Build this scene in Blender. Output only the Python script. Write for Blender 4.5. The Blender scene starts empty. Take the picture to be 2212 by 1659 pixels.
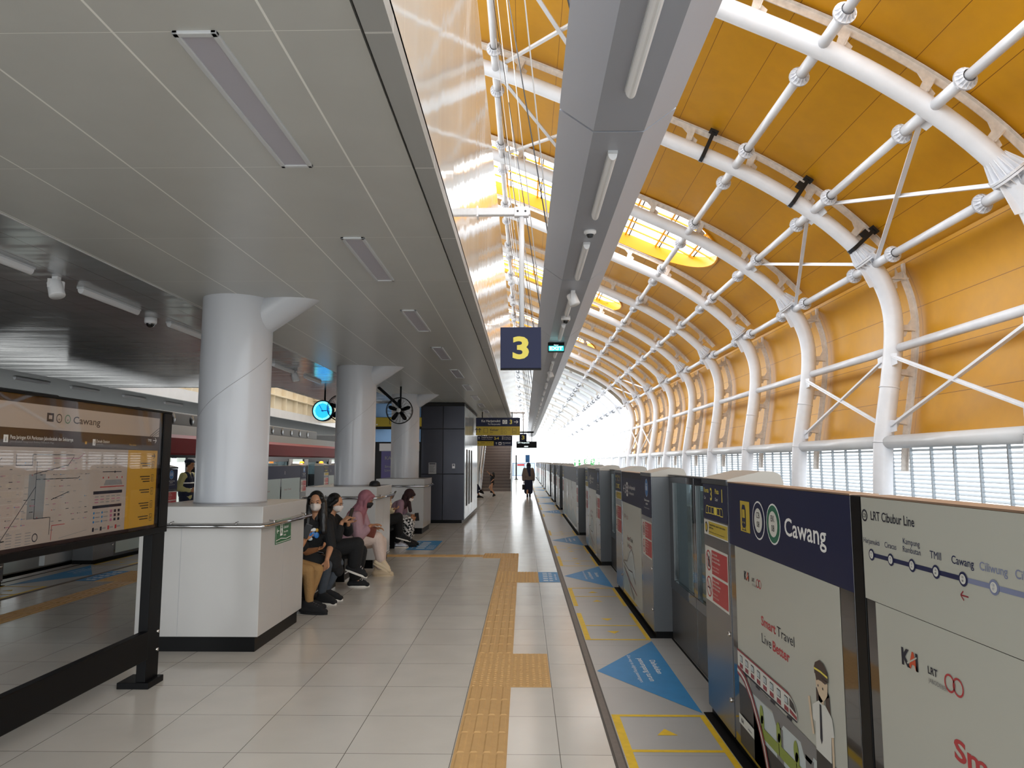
import bpy, bmesh, math, random
from mathutils import Vector, Matrix
from mathutils.geometry import delaunay_2d_cdt
random.seed(7)
S = bpy.context.scene
COL = S.collection
R = math.radians

# ------------------------------------------------------------------ camera
EYE = 1.62
FPX = 1555.0
cam_d = bpy.data.cameras.new('camera')
cam = bpy.data.objects.new('camera', cam_d); COL.objects.link(cam)
cam_d.sensor_width = 36.0; cam_d.sensor_fit = 'HORIZONTAL'
cam_d.lens = 36.0 * FPX / 2212.0
cam_d.clip_start = 0.05; cam_d.clip_end = 500
pitch = math.atan(167.5 / FPX)
yaw = math.atan(26.6 / FPX * math.cos(pitch))
cam.location = (0, 0, EYE)
cam.rotation_euler = (math.pi / 2 + pitch, 0, yaw)
S.camera = cam

# ------------------------------------------------------------------ sky
W = bpy.data.worlds.new('sky'); S.world = W; W.use_nodes = True
wn = W.node_tree; wn.nodes.clear()
wo = wn.nodes.new('ShaderNodeOutputWorld'); wb = wn.nodes.new('ShaderNodeBackground')
wt = wn.nodes.new('ShaderNodeTexCoord'); wsx = wn.nodes.new('ShaderNodeSeparateXYZ')
wr = wn.nodes.new('ShaderNodeValToRGB')
wr.color_ramp.elements[0].position = 0.42; wr.color_ramp.elements[0].color = (0.42, 0.43, 0.42, 1)
wr.color_ramp.elements[1].position = 0.56; wr.color_ramp.elements[1].color = (0.93, 0.97, 1.0, 1)
wm = wn.nodes.new('ShaderNodeMath'); wm.operation = 'MULTIPLY_ADD'; wm.inputs[1].default_value = 0.5; wm.inputs[2].default_value = 0.5
wn.links.new(wt.outputs['Generated'], wsx.inputs[0]); wn.links.new(wsx.outputs['Z'], wm.inputs[0])
wn.links.new(wm.outputs[0], wr.inputs[0]); wn.links.new(wr.outputs[0], wb.inputs[0]); wn.links.new(wb.outputs[0], wo.inputs[0])
wb.inputs[1].default_value = 3.0
S.view_settings.view_transform = 'Standard'; S.view_settings.look = 'None'
S.view_settings.gamma = 1; S.view_settings.use_curve_mapping = False
S.view_settings.exposure = 0.46

# ------------------------------------------------------------------ materials
def lin(h):
    if isinstance(h, str):
        h = h.lstrip('#'); c = [int(h[i:i + 2], 16) / 255 for i in (0, 2, 4)]
        return tuple((v / 12.92 if v <= 0.04045 else ((v + 0.055) / 1.055) ** 2.4) for v in c) + (1,)
    return tuple(h) + ((1,) if len(h) == 3 else ())
MATS = {}
def mat(name, col, rough=0.5, metal=0.0, var=0.0, vscale=8.0, bump=0.0, bscale=40.0, stretch=None, spec=0.5, emit=None, estr=0.0, alpha=None, trans=0.0, coat=0.0, rvar=0.0):
    if name in MATS: return MATS[name]
    m = bpy.data.materials.new(name); m.use_nodes = True
    nt = m.node_tree; b = nt.nodes['Principled BSDF']
    c = lin(col); b.inputs['Base Color'].default_value = c
    b.inputs['Roughness'].default_value = rough; b.inputs['Metallic'].default_value = metal
    b.inputs['Specular IOR Level'].default_value = spec
    b.inputs['Coat Weight'].default_value = coat
    b.inputs['Transmission Weight'].default_value = trans
    if emit: b.inputs['Emission Color'].default_value = lin(emit); b.inputs['Emission Strength'].default_value = estr
    if alpha is not None: b.inputs['Alpha'].default_value = alpha
    if var or bump or rvar:
        tc = nt.nodes.new('ShaderNodeTexCoord'); mp = nt.nodes.new('ShaderNodeMapping')
        nt.links.new(tc.outputs['Object'], mp.inputs[0])
        if stretch: mp.inputs['Scale'].default_value = stretch
    if var or rvar:
        n = nt.nodes.new('ShaderNodeTexNoise'); n.inputs['Scale'].default_value = vscale; n.inputs['Detail'].default_value = 6
        nt.links.new(mp.outputs[0], n.inputs['Vector'])
        if var:
            r = nt.nodes.new('ShaderNodeValToRGB')
            r.color_ramp.elements[0].position = 0.3; r.color_ramp.elements[1].position = 0.7
            r.color_ramp.elements[0].color = tuple(v * (1 - var) for v in c[:3]) + (1,)
            r.color_ramp.elements[1].color = tuple(min(1, v * (1 + var)) for v in c[:3]) + (1,)
            nt.links.new(n.outputs[0], r.inputs[0]); nt.links.new(r.outputs[0], b.inputs['Base Color'])
        if rvar:
            q = nt.nodes.new('ShaderNodeMapRange'); q.inputs[3].default_value = max(0.02, rough - rvar); q.inputs[4].default_value = rough + rvar
            nt.links.new(n.outputs[0], q.inputs[0]); nt.links.new(q.outputs[0], b.inputs['Roughness'])
    if bump:
        n2 = nt.nodes.new('ShaderNodeTexNoise'); n2.inputs['Scale'].default_value = bscale; n2.inputs['Detail'].default_value = 3
        nt.links.new(mp.outputs[0], n2.inputs['Vector'])
        bp = nt.nodes.new('ShaderNodeBump'); bp.inputs['Strength'].default_value = bump; bp.inputs['Distance'].default_value = 0.02
        nt.links.new(n2.outputs[0], bp.inputs['Height']); nt.links.new(bp.outputs[0], b.inputs['Normal'])
    MATS[name] = m
    return m

def groove_mat(name, col, axes, rough=0.4, metal=0, var=0.03, gcol='#4a4640', rvar=0.0, spec=0.5, bump=0.0, bstretch=(1, 1, 1), bscale=3, uv=False, tilevar=0.0):
    """surface with thin joints: axes = list of (axis index, pitch, offset, width)"""
    m = bpy.data.materials.new(name); m.use_nodes = True; nt = m.node_tree; b = nt.nodes['Principled BSDF']
    b.inputs['Roughness'].default_value = rough; b.inputs['Metallic'].default_value = metal; b.inputs['Specular IOR Level'].default_value = spec
    tc = nt.nodes.new('ShaderNodeTexCoord'); sp = nt.nodes.new('ShaderNodeSeparateXYZ')
    src = tc.outputs['UV'] if uv else tc.outputs['Object']
    nt.links.new(src, sp.inputs[0])
    def M(op, a, bb=None, c=None):
        n = nt.nodes.new('ShaderNodeMath'); n.operation = op
        for i, v in enumerate((a, bb, c)):
            if v is None: continue
            if isinstance(v, (int, float)): n.inputs[i].default_value = v
            else: nt.links.new(v, n.inputs[i])
        return n.outputs[0]
    g = None; cell = None
    for ax, p, o, w in axes:
        t = M('DIVIDE', M('SUBTRACT', sp.outputs[ax], o), p)
        fr = M('FRACT', t)
        d = M('MULTIPLY', M('MINIMUM', fr, M('SUBTRACT', 1.0, fr)), p)
        k = M('LESS_THAN', d, w / 2)
        g = k if g is None else M('MAXIMUM', g, k)
        f = M('MULTIPLY', M('FLOOR', t), 12.9898 + ax * 65.1)
        cell = f if cell is None else M('ADD', cell, f)
    n = nt.nodes.new('ShaderNodeTexNoise'); n.inputs['Scale'].default_value = 3.0; n.inputs['Detail'].default_value = 8
    nt.links.new(tc.outputs['Object'], n.inputs['Vector'])
    r = nt.nodes.new('ShaderNodeValToRGB'); c = lin(col)
    r.color_ramp.elements[0].position = 0.3; r.color_ramp.elements[1].position = 0.7
    r.color_ramp.elements[0].color = tuple(v * (1 - var) for v in c[:3]) + (1,)
    r.color_ramp.elements[1].color = tuple(min(1, v * (1 + var)) for v in c[:3]) + (1,)
    nt.links.new(n.outputs[0], r.inputs[0]); base = r.outputs[0]
    if tilevar:
        wn_ = nt.nodes.new('ShaderNodeTexWhiteNoise'); wn_.noise_dimensions = '1D'; nt.links.new(cell, wn_.inputs['W'])
        hs = nt.nodes.new('ShaderNodeHueSaturation'); nt.links.new(base, hs.inputs['Color'])
        nt.links.new(M('MULTIPLY_ADD', wn_.outputs[0], tilevar, 1 - tilevar / 2), hs.inputs['Value']); base = hs.outputs[0]
    mx = nt.nodes.new('ShaderNodeMix'); mx.data_type = 'RGBA'
    nt.links.new(g, mx.inputs['Factor']); nt.links.new(base, mx.inputs[6]); mx.inputs[7].default_value = lin(gcol)
    nt.links.new(mx.outputs[2], b.inputs['Base Color'])
    if rvar:
        q = nt.nodes.new('ShaderNodeMapRange'); q.inputs[3].default_value = max(0.02, rough - rvar); q.inputs[4].default_value = rough + rvar
        nt.links.new(n.outputs[0], q.inputs[0]); nt.links.new(q.outputs[0], b.inputs['Roughness'])
    if bump:
        mp = nt.nodes.new('ShaderNodeMapping'); mp.inputs['Scale'].default_value = bstretch
        nt.links.new(tc.outputs['Object'], mp.inputs[0])
        n2 = nt.nodes.new('ShaderNodeTexNoise'); n2.inputs['Scale'].default_value = bscale; n2.inputs['Detail'].default_value = 2
        nt.links.new(mp.outputs[0], n2.inputs['Vector'])
        bp = nt.nodes.new('ShaderNodeBump'); bp.inputs['Strength'].default_value = bump; bp.inputs['Distance'].default_value = 0.02
        nt.links.new(n2.outputs[0], bp.inputs['Height']); nt.links.new(bp.outputs[0], b.inputs['Normal'])
    MATS[name] = m
    return m

# ------------------------------------------------------------------ mesh builder
class MB:
    def __init__(s): s.v = []; s.f = []; s.m = []; s.sm = []
    def add(s, vs, fs, m=0, smooth=False):
        o = len(s.v); s.v += [tuple(p) for p in vs]
        for f in fs: s.f.append(tuple(i + o for i in f)); s.m.append(m); s.sm.append(smooth)
        return s
    def box(s, x0, x1, y0, y1, z0, z1, m=0):
        v = [(x, y, z) for z in (z0, z1) for y in (y0, y1) for x in (x0, x1)]
        return s.add(v, [(0, 2, 3, 1), (4, 5, 7, 6), (0, 1, 5, 4), (2, 6, 7, 3), (0, 4, 6, 2), (1, 3, 7, 5)], m)
    def obox(s, c, size, rot=None, m=0):
        h = [q / 2 for q in size]; rot = rot or Matrix.Identity(3)
        v = [Vector(c) + rot @ Vector((x * h[0], y * h[1], z * h[2])) for z in (-1, 1) for y in (-1, 1) for x in (-1, 1)]
        return s.add(v, [(0, 2, 3, 1), (4, 5, 7, 6), (0, 1, 5, 4), (2, 6, 7, 3), (0, 4, 6, 2), (1, 3, 7, 5)], m)
    def bar(s, p0, p1, w, h, m=0, up=(0, 0, 1)):
        p0 = Vector(p0); p1 = Vector(p1); d = (p1 - p0); L = d.length; d.normalize()
        u = Vector(up)
        if abs(d.dot(u)) > 0.99: u = Vector((1, 0, 0))
        r = d.cross(u).normalized(); u = r.cross(d)
        return s.obox((p0 + p1) / 2, (w, L, h), Matrix((r, d, u)).transposed(), m)
    def tube(s, pts, r, n=12, m=0, caps=True, smooth=True):
        pts = [Vector(p) for p in pts]; rr = r if isinstance(r, (list, tuple)) else [r] * len(pts)
        t0 = (pts[1] - pts[0]).normalized(); u = Vector((0, 0, 1)) if abs(t0.z) < 0.9 else Vector((1, 0, 0))
        vs = []; nrm = (u - t0 * u.dot(t0)).normalized()
        for i, p in enumerate(pts):
            t = (pts[min(i + 1, len(pts) - 1)] - pts[max(i - 1, 0)]).normalized()
            nrm = (nrm - t * nrm.dot(t)).normalized(); bn = t.cross(nrm)
            for k in range(n):
                a = 2 * math.pi * k / n
                vs.append(p + (nrm * math.cos(a) + bn * math.sin(a)) * rr[i])
        fs = []
        for i in range(len(pts) - 1):
            for k in range(n):
                a = i * n + k; b = i * n + (k + 1) % n
                fs.append((a, b, b + n, a + n))
        s.add(vs, fs, m, smooth)
        if caps:
            o = len(s.v) - len(vs)
            s.f.append(tuple(o + k for k in reversed(range(n)))); s.m.append(m); s.sm.append(False)
            s.f.append(tuple(o + (len(pts) - 1) * n + k for k in range(n))); s.m.append(m); s.sm.append(False)
        return s
    def cyl(s, p0, p1, r0, r1=None, n=16, m=0, caps=True, smooth=True):
        return s.tube([p0, p1], [r0, r0 if r1 is None else r1], n, m, caps, smooth)
    def ell(s, c, r, n=16, k=10, m=0, rot=None):
        c = Vector(c); rot = rot or Matrix.Identity(3); r = (r,) * 3 if isinstance(r, (int, float)) else r
        vs = [c + rot @ Vector((0, 0, -r[2]))]
        for j in range(1, k):
            t = math.pi * j / k
            for i in range(n):
                a = 2 * math.pi * i / n
                vs.append(c + rot @ Vector((r[0] * math.sin(t) * math.cos(a), r[1] * math.sin(t) * math.sin(a), -r[2] * math.cos(t))))
        vs.append(c + rot @ Vector((0, 0, r[2])))
        fs = [(0, 1 + (i + 1) % n, 1 + i) for i in range(n)]
        for j in range(k - 2):
            for i in range(n):
                a = 1 + j * n + i; b = 1 + j * n + (i + 1) % n
                fs.append((a, b, b + n, a + n))
        e = len(vs) - 1; q = 1 + (k - 2) * n
        fs += [(q + i, q + (i + 1) % n, e) for i in range(n)]
        return s.add(vs, fs, m, True)
    def prism(s, poly, fn, t, m=0):
        """poly 2D ccw, fn(u,v,w)->3D, thickness from w=0 to w=t"""
        n = len(poly)
        vs = [fn(u, v, 0) for u, v in poly] + [fn(u, v, t) for u, v in poly]
        fs = [tuple(reversed(range(n))), tuple(range(n, 2 * n))] + [(i, (i + 1) % n, (i + 1) % n + n, i + n) for i in range(n)]
        return s.add(vs, fs, m)
    def sweep(s, path, prof, frames, m=0, closed=True):
        """path of points with frames (a,b) unit vectors; prof = list of (p,q)"""
        n = len(prof); vs = []
        for P, (a, b) in zip(path, frames):
            for p, q in prof: vs.append(Vector(P) + Vector(a) * p + Vector(b) * q)
        fs = []
        for i in range(len(path) - 1):
            for k in range(n if closed else n - 1):
                x = i * n + k; y = i * n + (k + 1) % n
                fs.append((x, y, y + n, x + n))
        if closed:
            fs.append(tuple(reversed(range(n)))); fs.append(tuple((len(path) - 1) * n + k for k in range(n)))
        return s.add(vs, fs, m)
    def lathe(s, prof, origin=(0, 0, 0), axis=(0, 0, 1), n=24, m=0, smooth=True):
        ax = Vector(axis).normalized(); u = Vector((1, 0, 0)) if abs(ax.x) < 0.9 else Vector((0, 1, 0))
        u = (u - ax * u.dot(ax)).normalized(); w = ax.cross(u); o = Vector(origin); vs = []
        for r, h in prof:
            for k in range(n):
                a = 2 * math.pi * k / n
                vs.append(o + ax * h + (u * math.cos(a) + w * math.sin(a)) * max(r, 1e-5))
        fs = [(i * n + k, i * n + (k + 1) % n, (i + 1) * n + (k + 1) % n, (i + 1) * n + k) for i in range(len(prof) - 1) for k in range(n)]
        return s.add(vs, fs, m, smooth)
    def build(s, name, mats, parent=None, bevel=0, origin=None, recalc=False):
        if not isinstance(mats, (list, tuple)): mats = [mats]
        if parent is not None: o = parent['_o']; o = Vector(o)
        elif origin is not None: o = Vector(origin)
        else:
            xs = [p[0] for p in s.v]; ys = [p[1] for p in s.v]; zs = [p[2] for p in s.v]
            o = Vector(((min(xs) + max(xs)) / 2, (min(ys) + max(ys)) / 2, min(zs)))
        me = bpy.data.meshes.new(name)
        me.from_pydata([tuple(Vector(p) - o) for p in s.v], [], s.f)
        for mt in mats: me.materials.append(mt if not isinstance(mt, str) else MATS[mt])
        me.polygons.foreach_set('material_index', s.m); me.polygons.foreach_set('use_smooth', s.sm)
        if recalc:
            bm = bmesh.new(); bm.from_mesh(me); bmesh.ops.recalc_face_normals(bm, faces=bm.faces); bm.to_mesh(me); bm.free()
        me.update()
        ob = bpy.data.objects.new(name, me); COL.objects.link(ob)
        if parent is not None: ob.parent = parent; ob['_o'] = tuple(o)
        else: ob.location = o; ob['_o'] = tuple(o)
        if bevel:
            bv = ob.modifiers.new('bevel', 'BEVEL'); bv.width = bevel; bv.segments = 2; bv.limit_method = 'ANGLE'; bv.angle_limit = R(50)
        return ob

ORD = ['first', 'second', 'third', 'fourth', 'fifth', 'sixth', 'seventh', 'eighth', 'ninth', 'tenth', 'eleventh', 'twelfth', 'thirteenth', 'fourteenth', 'fifteenth', 'sixteenth', 'seventeenth', 'eighteenth', 'nineteenth', 'twentieth']
ORD += ['twenty-' + w for w in ORD[:9]] + ['thirtieth'] + ['thirty-' + w for w in ORD[:9]] + ['fortieth']
def nearness(i):
    return 'nearest' if i == 0 else ORD[i] + ' nearest'
def tag(o, label, cat, group=None, kind=None):
    o['label'] = label; o['category'] = cat
    if group: o['group'] = group
    if kind: o['kind'] = kind
    return o
def thing(name, loc, label, cat, group=None):
    o = bpy.data.objects.new(name, None); COL.objects.link(o); o.location = loc; o['_o'] = tuple(loc)
    o.empty_display_size = 0.1
    return tag(o, label, cat, group)
def struct(o, label=None):
    o['kind'] = 'structure'
    if label: o['label'] = label
    return o
def children(o): return [c for c in bpy.data.objects if c.parent == o]
def copy_tree(o, loc=None, label=None, rotz=None, parent=None):
    c = o.copy(); COL.objects.link(c)
    if parent is not None: c.parent = parent
    if loc is not None: c.location = loc; c['_o'] = tuple(loc)
    if label: c['label'] = label
    if rotz is not None: c.rotation_euler[2] = rotz
    for ch in children(o): copy_tree(ch, parent=c)
    return c

# ------------------------------------------------------------------ flat graphics
def text_geo(s, bold=0.0):
    cu = bpy.data.curves.new('t', 'FONT'); cu.body = s; cu.size = 1.0; cu.offset = bold; cu.resolution_u = 3
    ob = bpy.data.objects.new('t', cu); COL.objects.link(ob)
    me = bpy.data.meshes.new_from_object(ob)
    v = [tuple(p.co) for p in me.vertices]; f = [tuple(p.vertices) for p in me.polygons]
    bpy.data.objects.remove(ob); bpy.data.curves.remove(cu); bpy.data.meshes.remove(me)
    return v, f
TXT = {}
class Panel:
    """flat drawing surface: origin, right, up; graphics land on a builder a hair in front of the surface"""
    def __init__(s, mb, o, right, up, off=0.001):
        s.mb = mb; s.o = Vector(o); s.r = Vector(right); s.u = Vector(up); s.n = s.r.cross(s.u); s.off = off
    def P(s, u, v, l=1): return s.o + s.r * u + s.u * v + s.n * (s.off * l)
    def poly(s, pts, m, l=1): s.mb.add([s.P(u, v, l) for u, v in pts], [tuple(range(len(pts)))], m); return s
    def rect(s, u0, v0, u1, v1, m, l=1): return s.poly([(u0, v0), (u1, v0), (u1, v1), (u0, v1)], m, l)
    def disc(s, u, v, r, m, l=1, n=24, ry=None):
        ry = ry or r
        return s.poly([(u + r * math.cos(2 * math.pi * k / n), v + ry * math.sin(2 * math.pi * k / n)) for k in range(n)], m, l)
    def ring(s, u, v, r, w, m, l=1, n=28):
        o = [s.P(u + r * math.cos(2 * math.pi * k / n), v + r * math.sin(2 * math.pi * k / n), l) for k in range(n)]
        i = [s.P(u + (r - w) * math.cos(2 * math.pi * k / n), v + (r - w) * math.sin(2 * math.pi * k / n), l) for k in range(n)]
        s.mb.add(o + i, [(k, (k + 1) % n, (k + 1) % n + n, k + n) for k in range(n)], m); return s
    def line(s, pts, w, m, l=1):
        for (a, b), (c, d) in zip(pts, pts[1:]):
            L = math.hypot(c - a, d - b) or 1; x, y = -(d - b) / L * w / 2, (c - a) / L * w / 2
            s.poly([(a + x, b + y), (a - x, b - y), (c - x, d - y), (c + x, d + y)], m, l)
        return s
    def frame(s, u0, v0, u1, v1, w, m, l=1):
        s.rect(u0, v0, u1, v0 + w, m, l); s.rect(u0, v1 - w, u1, v1, m, l); s.rect(u0, v0 + w, u0 + w, v1 - w, m, l); s.rect(u1 - w, v0 + w, u1, v1 - w, m, l); return s
    def text(s, t, u, v, h, m, w=None, align='l', bold=0.0, l=2):
        """h = cap height, baseline at v"""
        key = (t, bold)
        if key not in TXT: TXT[key] = text_geo(t, bold)
        vs, fs = TXT[key]
        if not vs: return s
        x0 = min(p[0] for p in vs); x1 = max(p[0] for p in vs); k = h / 0.69
        kx = k if w is None else w / (x1 - x0)
        W_ = (x1 - x0) * kx; a = {'l': 0, 'c': -W_ / 2, 'r': -W_}[align]
        s.mb.add([s.P(u + a + (p[0] - x0) * kx, v + p[1] * k, l) for p in vs], fs, m); return s
    def arrow(s, u, v, L, ang, w, m, l=2):
        c, q = math.cos(ang), math.sin(ang)
        def T(x, y): return (u + x * c - y * q, v + x * q + y * c)
        s.line([T(-L / 2, 0), T(L / 2 - w / 2, 0)], w, m, l)
        s.line([T(L * .12, L * .36), T(L / 2, 0)], w, m, l); s.line([T(L * .12, -L * .36), T(L / 2, 0)], w, m, l); return s
# ================================================================== base materials
mat('white_paint', '#d9dadc', 0.32, var=0.03, vscale=3)
mat('rib_paint', '#e6e7ec', 0.3, var=0.05, vscale=2.5)
mat('dusty_paint', '#dcd4cc', 0.5, var=0.14, vscale=9)
mat('black_metal', '#070708', 0.4, spec=.15)
mat('black_matte', '#141416', 0.6)
mat('steel', '#8f9093', 0.28, metal=0.9, var=0.04, vscale=4, stretch=(1, 1, .1))
mat('stainless', '#b9b4ae', 0.22, metal=1.0)
mat('dark_steel', '#4a4d52', 0.3, metal=0.6)
mat('navy', '#171e41', 0.45, spec=.3)
mat('yellow_sign', '#c4ac3e', 0.45, spec=.3)
mat('sign_text', '#f0f0ee', 0.5)
mat('sign_yellow', '#e6d45a', 0.5)
mat('ink', '#17182a', 0.5)
mat('poster_white', '#b9bab0', 0.3)
mat('red', '#b5343a', 0.4)
mat('blue_floor', '#2f86c0', 0.45, var=0.06, vscale=6)
mat('yellow_floor', '#e8bf20', 0.5, var=0.08, vscale=20)
mat('rubber', '#121111', 0.8, spec=.15)
mat('cream', '#e9dcc2', 0.6)
mat('concrete', '#9b9c98', 0.8, var=0.08)
mat('lamp_white', '#e6e7ea', 0.35)
mat('lens', '#b3b1bc', 0.35)
mat('lampglass', '#c9cdd2', 0.2)
FLOOR = groove_mat('floor_tile', '#cdc8bf', [(0, .6, .195, .004), (1, .6, 0, .004)], rough=0.16, rvar=0.05, var=0.035, gcol='#5d564c', tilevar=0.07, spec=0.6)
FLOOR2 = groove_mat('edge_tile', '#b0aeab', [(1, .6, 0, .003)], rough=0.32, var=0.03, gcol='#6c6a66', tilevar=0.04)
groove_mat('ceiling_panel', '#c0c1be', [(0, .6, -.321, .010), (1, 1.229, .027, .003)], rough=0.3, var=0.03, gcol='#f4f4f0', rvar=0.04, metal=0.0, tilevar=0.04, bump=0.0)
groove_mat('ceiling_strip', '#aeb1b4', [(0, .3, -.36, .004), (1, 1.229, .027, .004)], rough=0.17, var=0.05, gcol='#3a3b3c', metal=0.3, bump=0.55, bstretch=(.35, 2.2, 1), bscale=1.3)
groove_mat('fascia', '#a4a5a4', [(1, 1.229, .027, .012)], rough=0.4, var=0.02, gcol='#d0d0ce', metal=0.0)
groove_mat('gloss_wall', '#e2e1de', [(1, 1.229, .27, .009)], rough=0.06, var=0.02, gcol='#f2efe8', spec=.38, bump=0.16, bstretch=(1, 1.5, .25), bscale=1.1)
groove_mat('lining', '#cf9418', [(0, 1.08, .55, .012), (1, 5.05, 1.6, .01)], rough=0.42, spec=0.35, var=0.04, gcol='#7c4d05', rvar=0.05, uv=True, bump=0.07, bstretch=(.8, .25, .8), bscale=1.6)
mat('rim_yellow', '#f2a90c', 0.4)
mat('glass', '#dfe6e8', 0.03, trans=1.0)

# ================================================================== floor
fb = MB()
fb.box(-6.14, .485, -7, 77.5, -.25, 0, 0)
struct(fb.build('floor', [FLOOR], origin=(0, 0, 0)))
for sx, nm in ((1, 'right'), (-1, 'left')):
    def X(x): return x if sx > 0 else -5.655 - x
    e = MB(); a, b = sorted((X(.549), X(1.55)))
    e.box(a, b, -7, 77.5, -.25, 0, 0)
    o = struct(e.build('floor', [FLOOR2], origin=(0, 0, 0)))
    e = MB(); a, b = sorted((X(.485), X(.549)))
    e.box(a, b, -7, 77.5, -.25, .003, 0)
    e.box(a + .012, b - .012, -7, 77.5, -.2, .006, 1)
    mat('joint_edge', '#4a443f', 0.5); mat('joint_cover', '#756b63', 0.55, var=0.08, vscale=30)
    struct(e.build('trim_1' if sx > 0 else 'trim_2', ['joint_edge', 'joint_cover'], origin=(0, 0, 0)))
    e = MB(); a, b = sorted((X(1.352), X(1.368)))
    e.box(a, b, -7, 77.5, -.02, .004, 0)
    struct(e.build('trim_3' if sx > 0 else 'trim_4', ['rubber'], origin=(0, 0, 0)))
# track bed both sides
e = MB(); e.box(1.55, 9.6, -7, 170, -1.35, -1.1, 0); e.box(1.5, 1.55, -7, 110, -1.35, -.02, 0)
for x in (2.1, 3.15): e.box(x, x + .07, -7, 110, -1.1, -.95, 1)
e.box(5.6, 5.85, -7, 110, -1.1, .1, 0)
struct(e.build('floor', ['concrete', 'dark_steel'], origin=(0, 0, 0)))
e = MB(); e.box(-15.2, -7.2, -7, 110, -1.35, -1.1, 0); e.box(-7.25, -7.2, -7, 77.5, -1.35, -.02, 0)
for x in (-7.85, -8.9): e.box(x, x + .07, -7, 110, -1.1, -.95, 1)
struct(e.build('floor', ['concrete', 'dark_steel'], origin=(0, 0, 0)))

# ================================================================== soffit over the platform
HC = 3.2
c = MB()
c.box(-3.345, -.60, -7, 39.4, HC, HC + .06)
struct(c.build('ceiling', ['ceiling_panel'], origin=(0, 0, 0)))
c = MB()
c.box(-9.0, -3.345, -7, 15.4, HC + .015, HC + .07)
c.box(-5.3, -3.345, 15.4, 39.4, HC + .015, HC + .07)
struct(c.build('ceiling', ['ceiling_strip'], origin=(0, 0, 0)))
mat('outer_soffit', '#74777a', 0.5, var=.05)
c = MB(); c.box(-14.1, -9.0, -7, 60, HC + .015, HC + .07); struct(c.build('ceiling', ['outer_soffit'], origin=(0, 0, 0)))
c = MB()
c.box(-.60, -.585, -7, 39.4, HC + .02, HC + .08, 1)
c.box(-.585, -.48, -7, 39.4, HC - .012, HC + .08, 0)
c.box(-.60, -.48, 39.3, 39.4, HC, HC + .5, 0)
struct(c.build('trim_5', ['fascia', 'black_matte'], origin=(0, 0, 0)))
c = MB(); c.box(-3.352, -3.338, -7, 39.4, HC - .004, HC + .03)
struct(c.build('trim_6', ['white_paint'], origin=(0, 0, 0)))
# roof slab above the soffit plenum, edges of the left void
c = MB()
c.box(-5.35, -5.27, 15.4, 39.4, HC + .01, HC + .35); c.box(-9.0, -5.3, 15.36, 15.42, HC + .01, HC + .35); c.box(-8.98, -8.9, 15.4, 39.4, HC + .01, HC + .3)
struct(c.build('trim_7', ['white_paint'], origin=(0, 0, 0)))
# glossy screen wall above the soffit edge
w = MB(); w.box(-.53, -.48, -7, 39.4, HC + .06, 6.35)
struct(w.build('wall_center', ['gloss_wall'], origin=(0, 0, 0)))
w = MB()
for z in (6.37,): w.tube([(-.5, -7, z), (-.5, 39.4, z)], .02, 8)
struct(w.build('trim_8', ['white_paint'], origin=(0, 0, 0)))
w = MB(); w.box(-9.2, -4.6, 31.3, 31.45, HC + .1, 7.6)
for z in (3.75, 4.25, 4.75, 5.3):
    w.box(-9.2, -4.6, 31.12, 31.3, z, z + .03)
for k in range(8):
    w.box(-9.0 + k * .62, -8.97 + k * .62, 31.15, 31.3, 3.3 if k % 2 else 3.78, 4.25 if k % 3 else 4.75)
struct(w.build('wall_back', ['cream'], origin=(0, 0, 0)))
w = MB(); w.box(-9.35, -9.2, 15, 31.4, HC + .1, 7.6)
for z in (4.0, 4.6): w.box(-9.2, -9.0, 15, 31.3, z, z + .04)
for k in range(12): w.box(-9.2, -9.02, 15.4 + k * 1.3, 15.44 + k * 1.3, HC + .1, 4.6)
struct(w.build('wall_left', ['cream'], origin=(0, 0, 0)))

# ================================================================== vaulted roof
PROF = [(-6, 12.95), (-3, 11.98), (-.6, 11.13), (.85, 10.53), (2.2, 9.94), (3.55, 9.34), (5.06, 8.645), (6.0, 8.12), (6.865, 7.535), (7.55, 6.96), (8.08, 6.40), (8.36, 5.98), (8.55, 5.5), (8.63, 5.1), (8.64, 4.7), (8.6, 4.2), (8.5, 3.5), (8.37, 2.75), (8.26, 2.05), (8.2, 1.2), (8.18, .2), (8.18, -1.1)]
def crsm(P, n=4):
    out = []
    for i in range(len(P) - 1):
        p0 = P[max(i - 1, 0)]; p1 = P[i]; p2 = P[i + 1]; p3 = P[min(i + 2, len(P) - 1)]
        for k in range(n):
            t = k / n
            out.append(tuple(.5 * ((2 * p1[j]) + (-p0[j] + p2[j]) * t + (2 * p0[j] - 5 * p1[j] + 4 * p2[j] - p3[j]) * t * t + (-p0[j] + 3 * p1[j] - 3 * p2[j] + p3[j]) * t ** 3) for j in range(len(p1))))
    out.append(tuple(P[-1])); return out
def tang(P, i):
    a = P[max(0, i - 1)]; b = P[min(len(P) - 1, i + 1)]; x, z = b[0] - a[0], b[1] - a[1]; l = math.hypot(x, z)
    return x / l, z / l
def offs(P, d):
    return [(P[i][0] - tang(P, i)[1] * d, P[i][1] + tang(P, i)[0] * d) for i in range(len(P))]
CP = crsm(PROF)
KNEE = min(range(len(CP)), key=lambda i: abs(CP[i][1] - 6.15))
ZB = min(range(len(CP)), key=lambda i: abs(CP[i][1] - 2.12))
LIN = offs(CP, .62)
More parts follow.
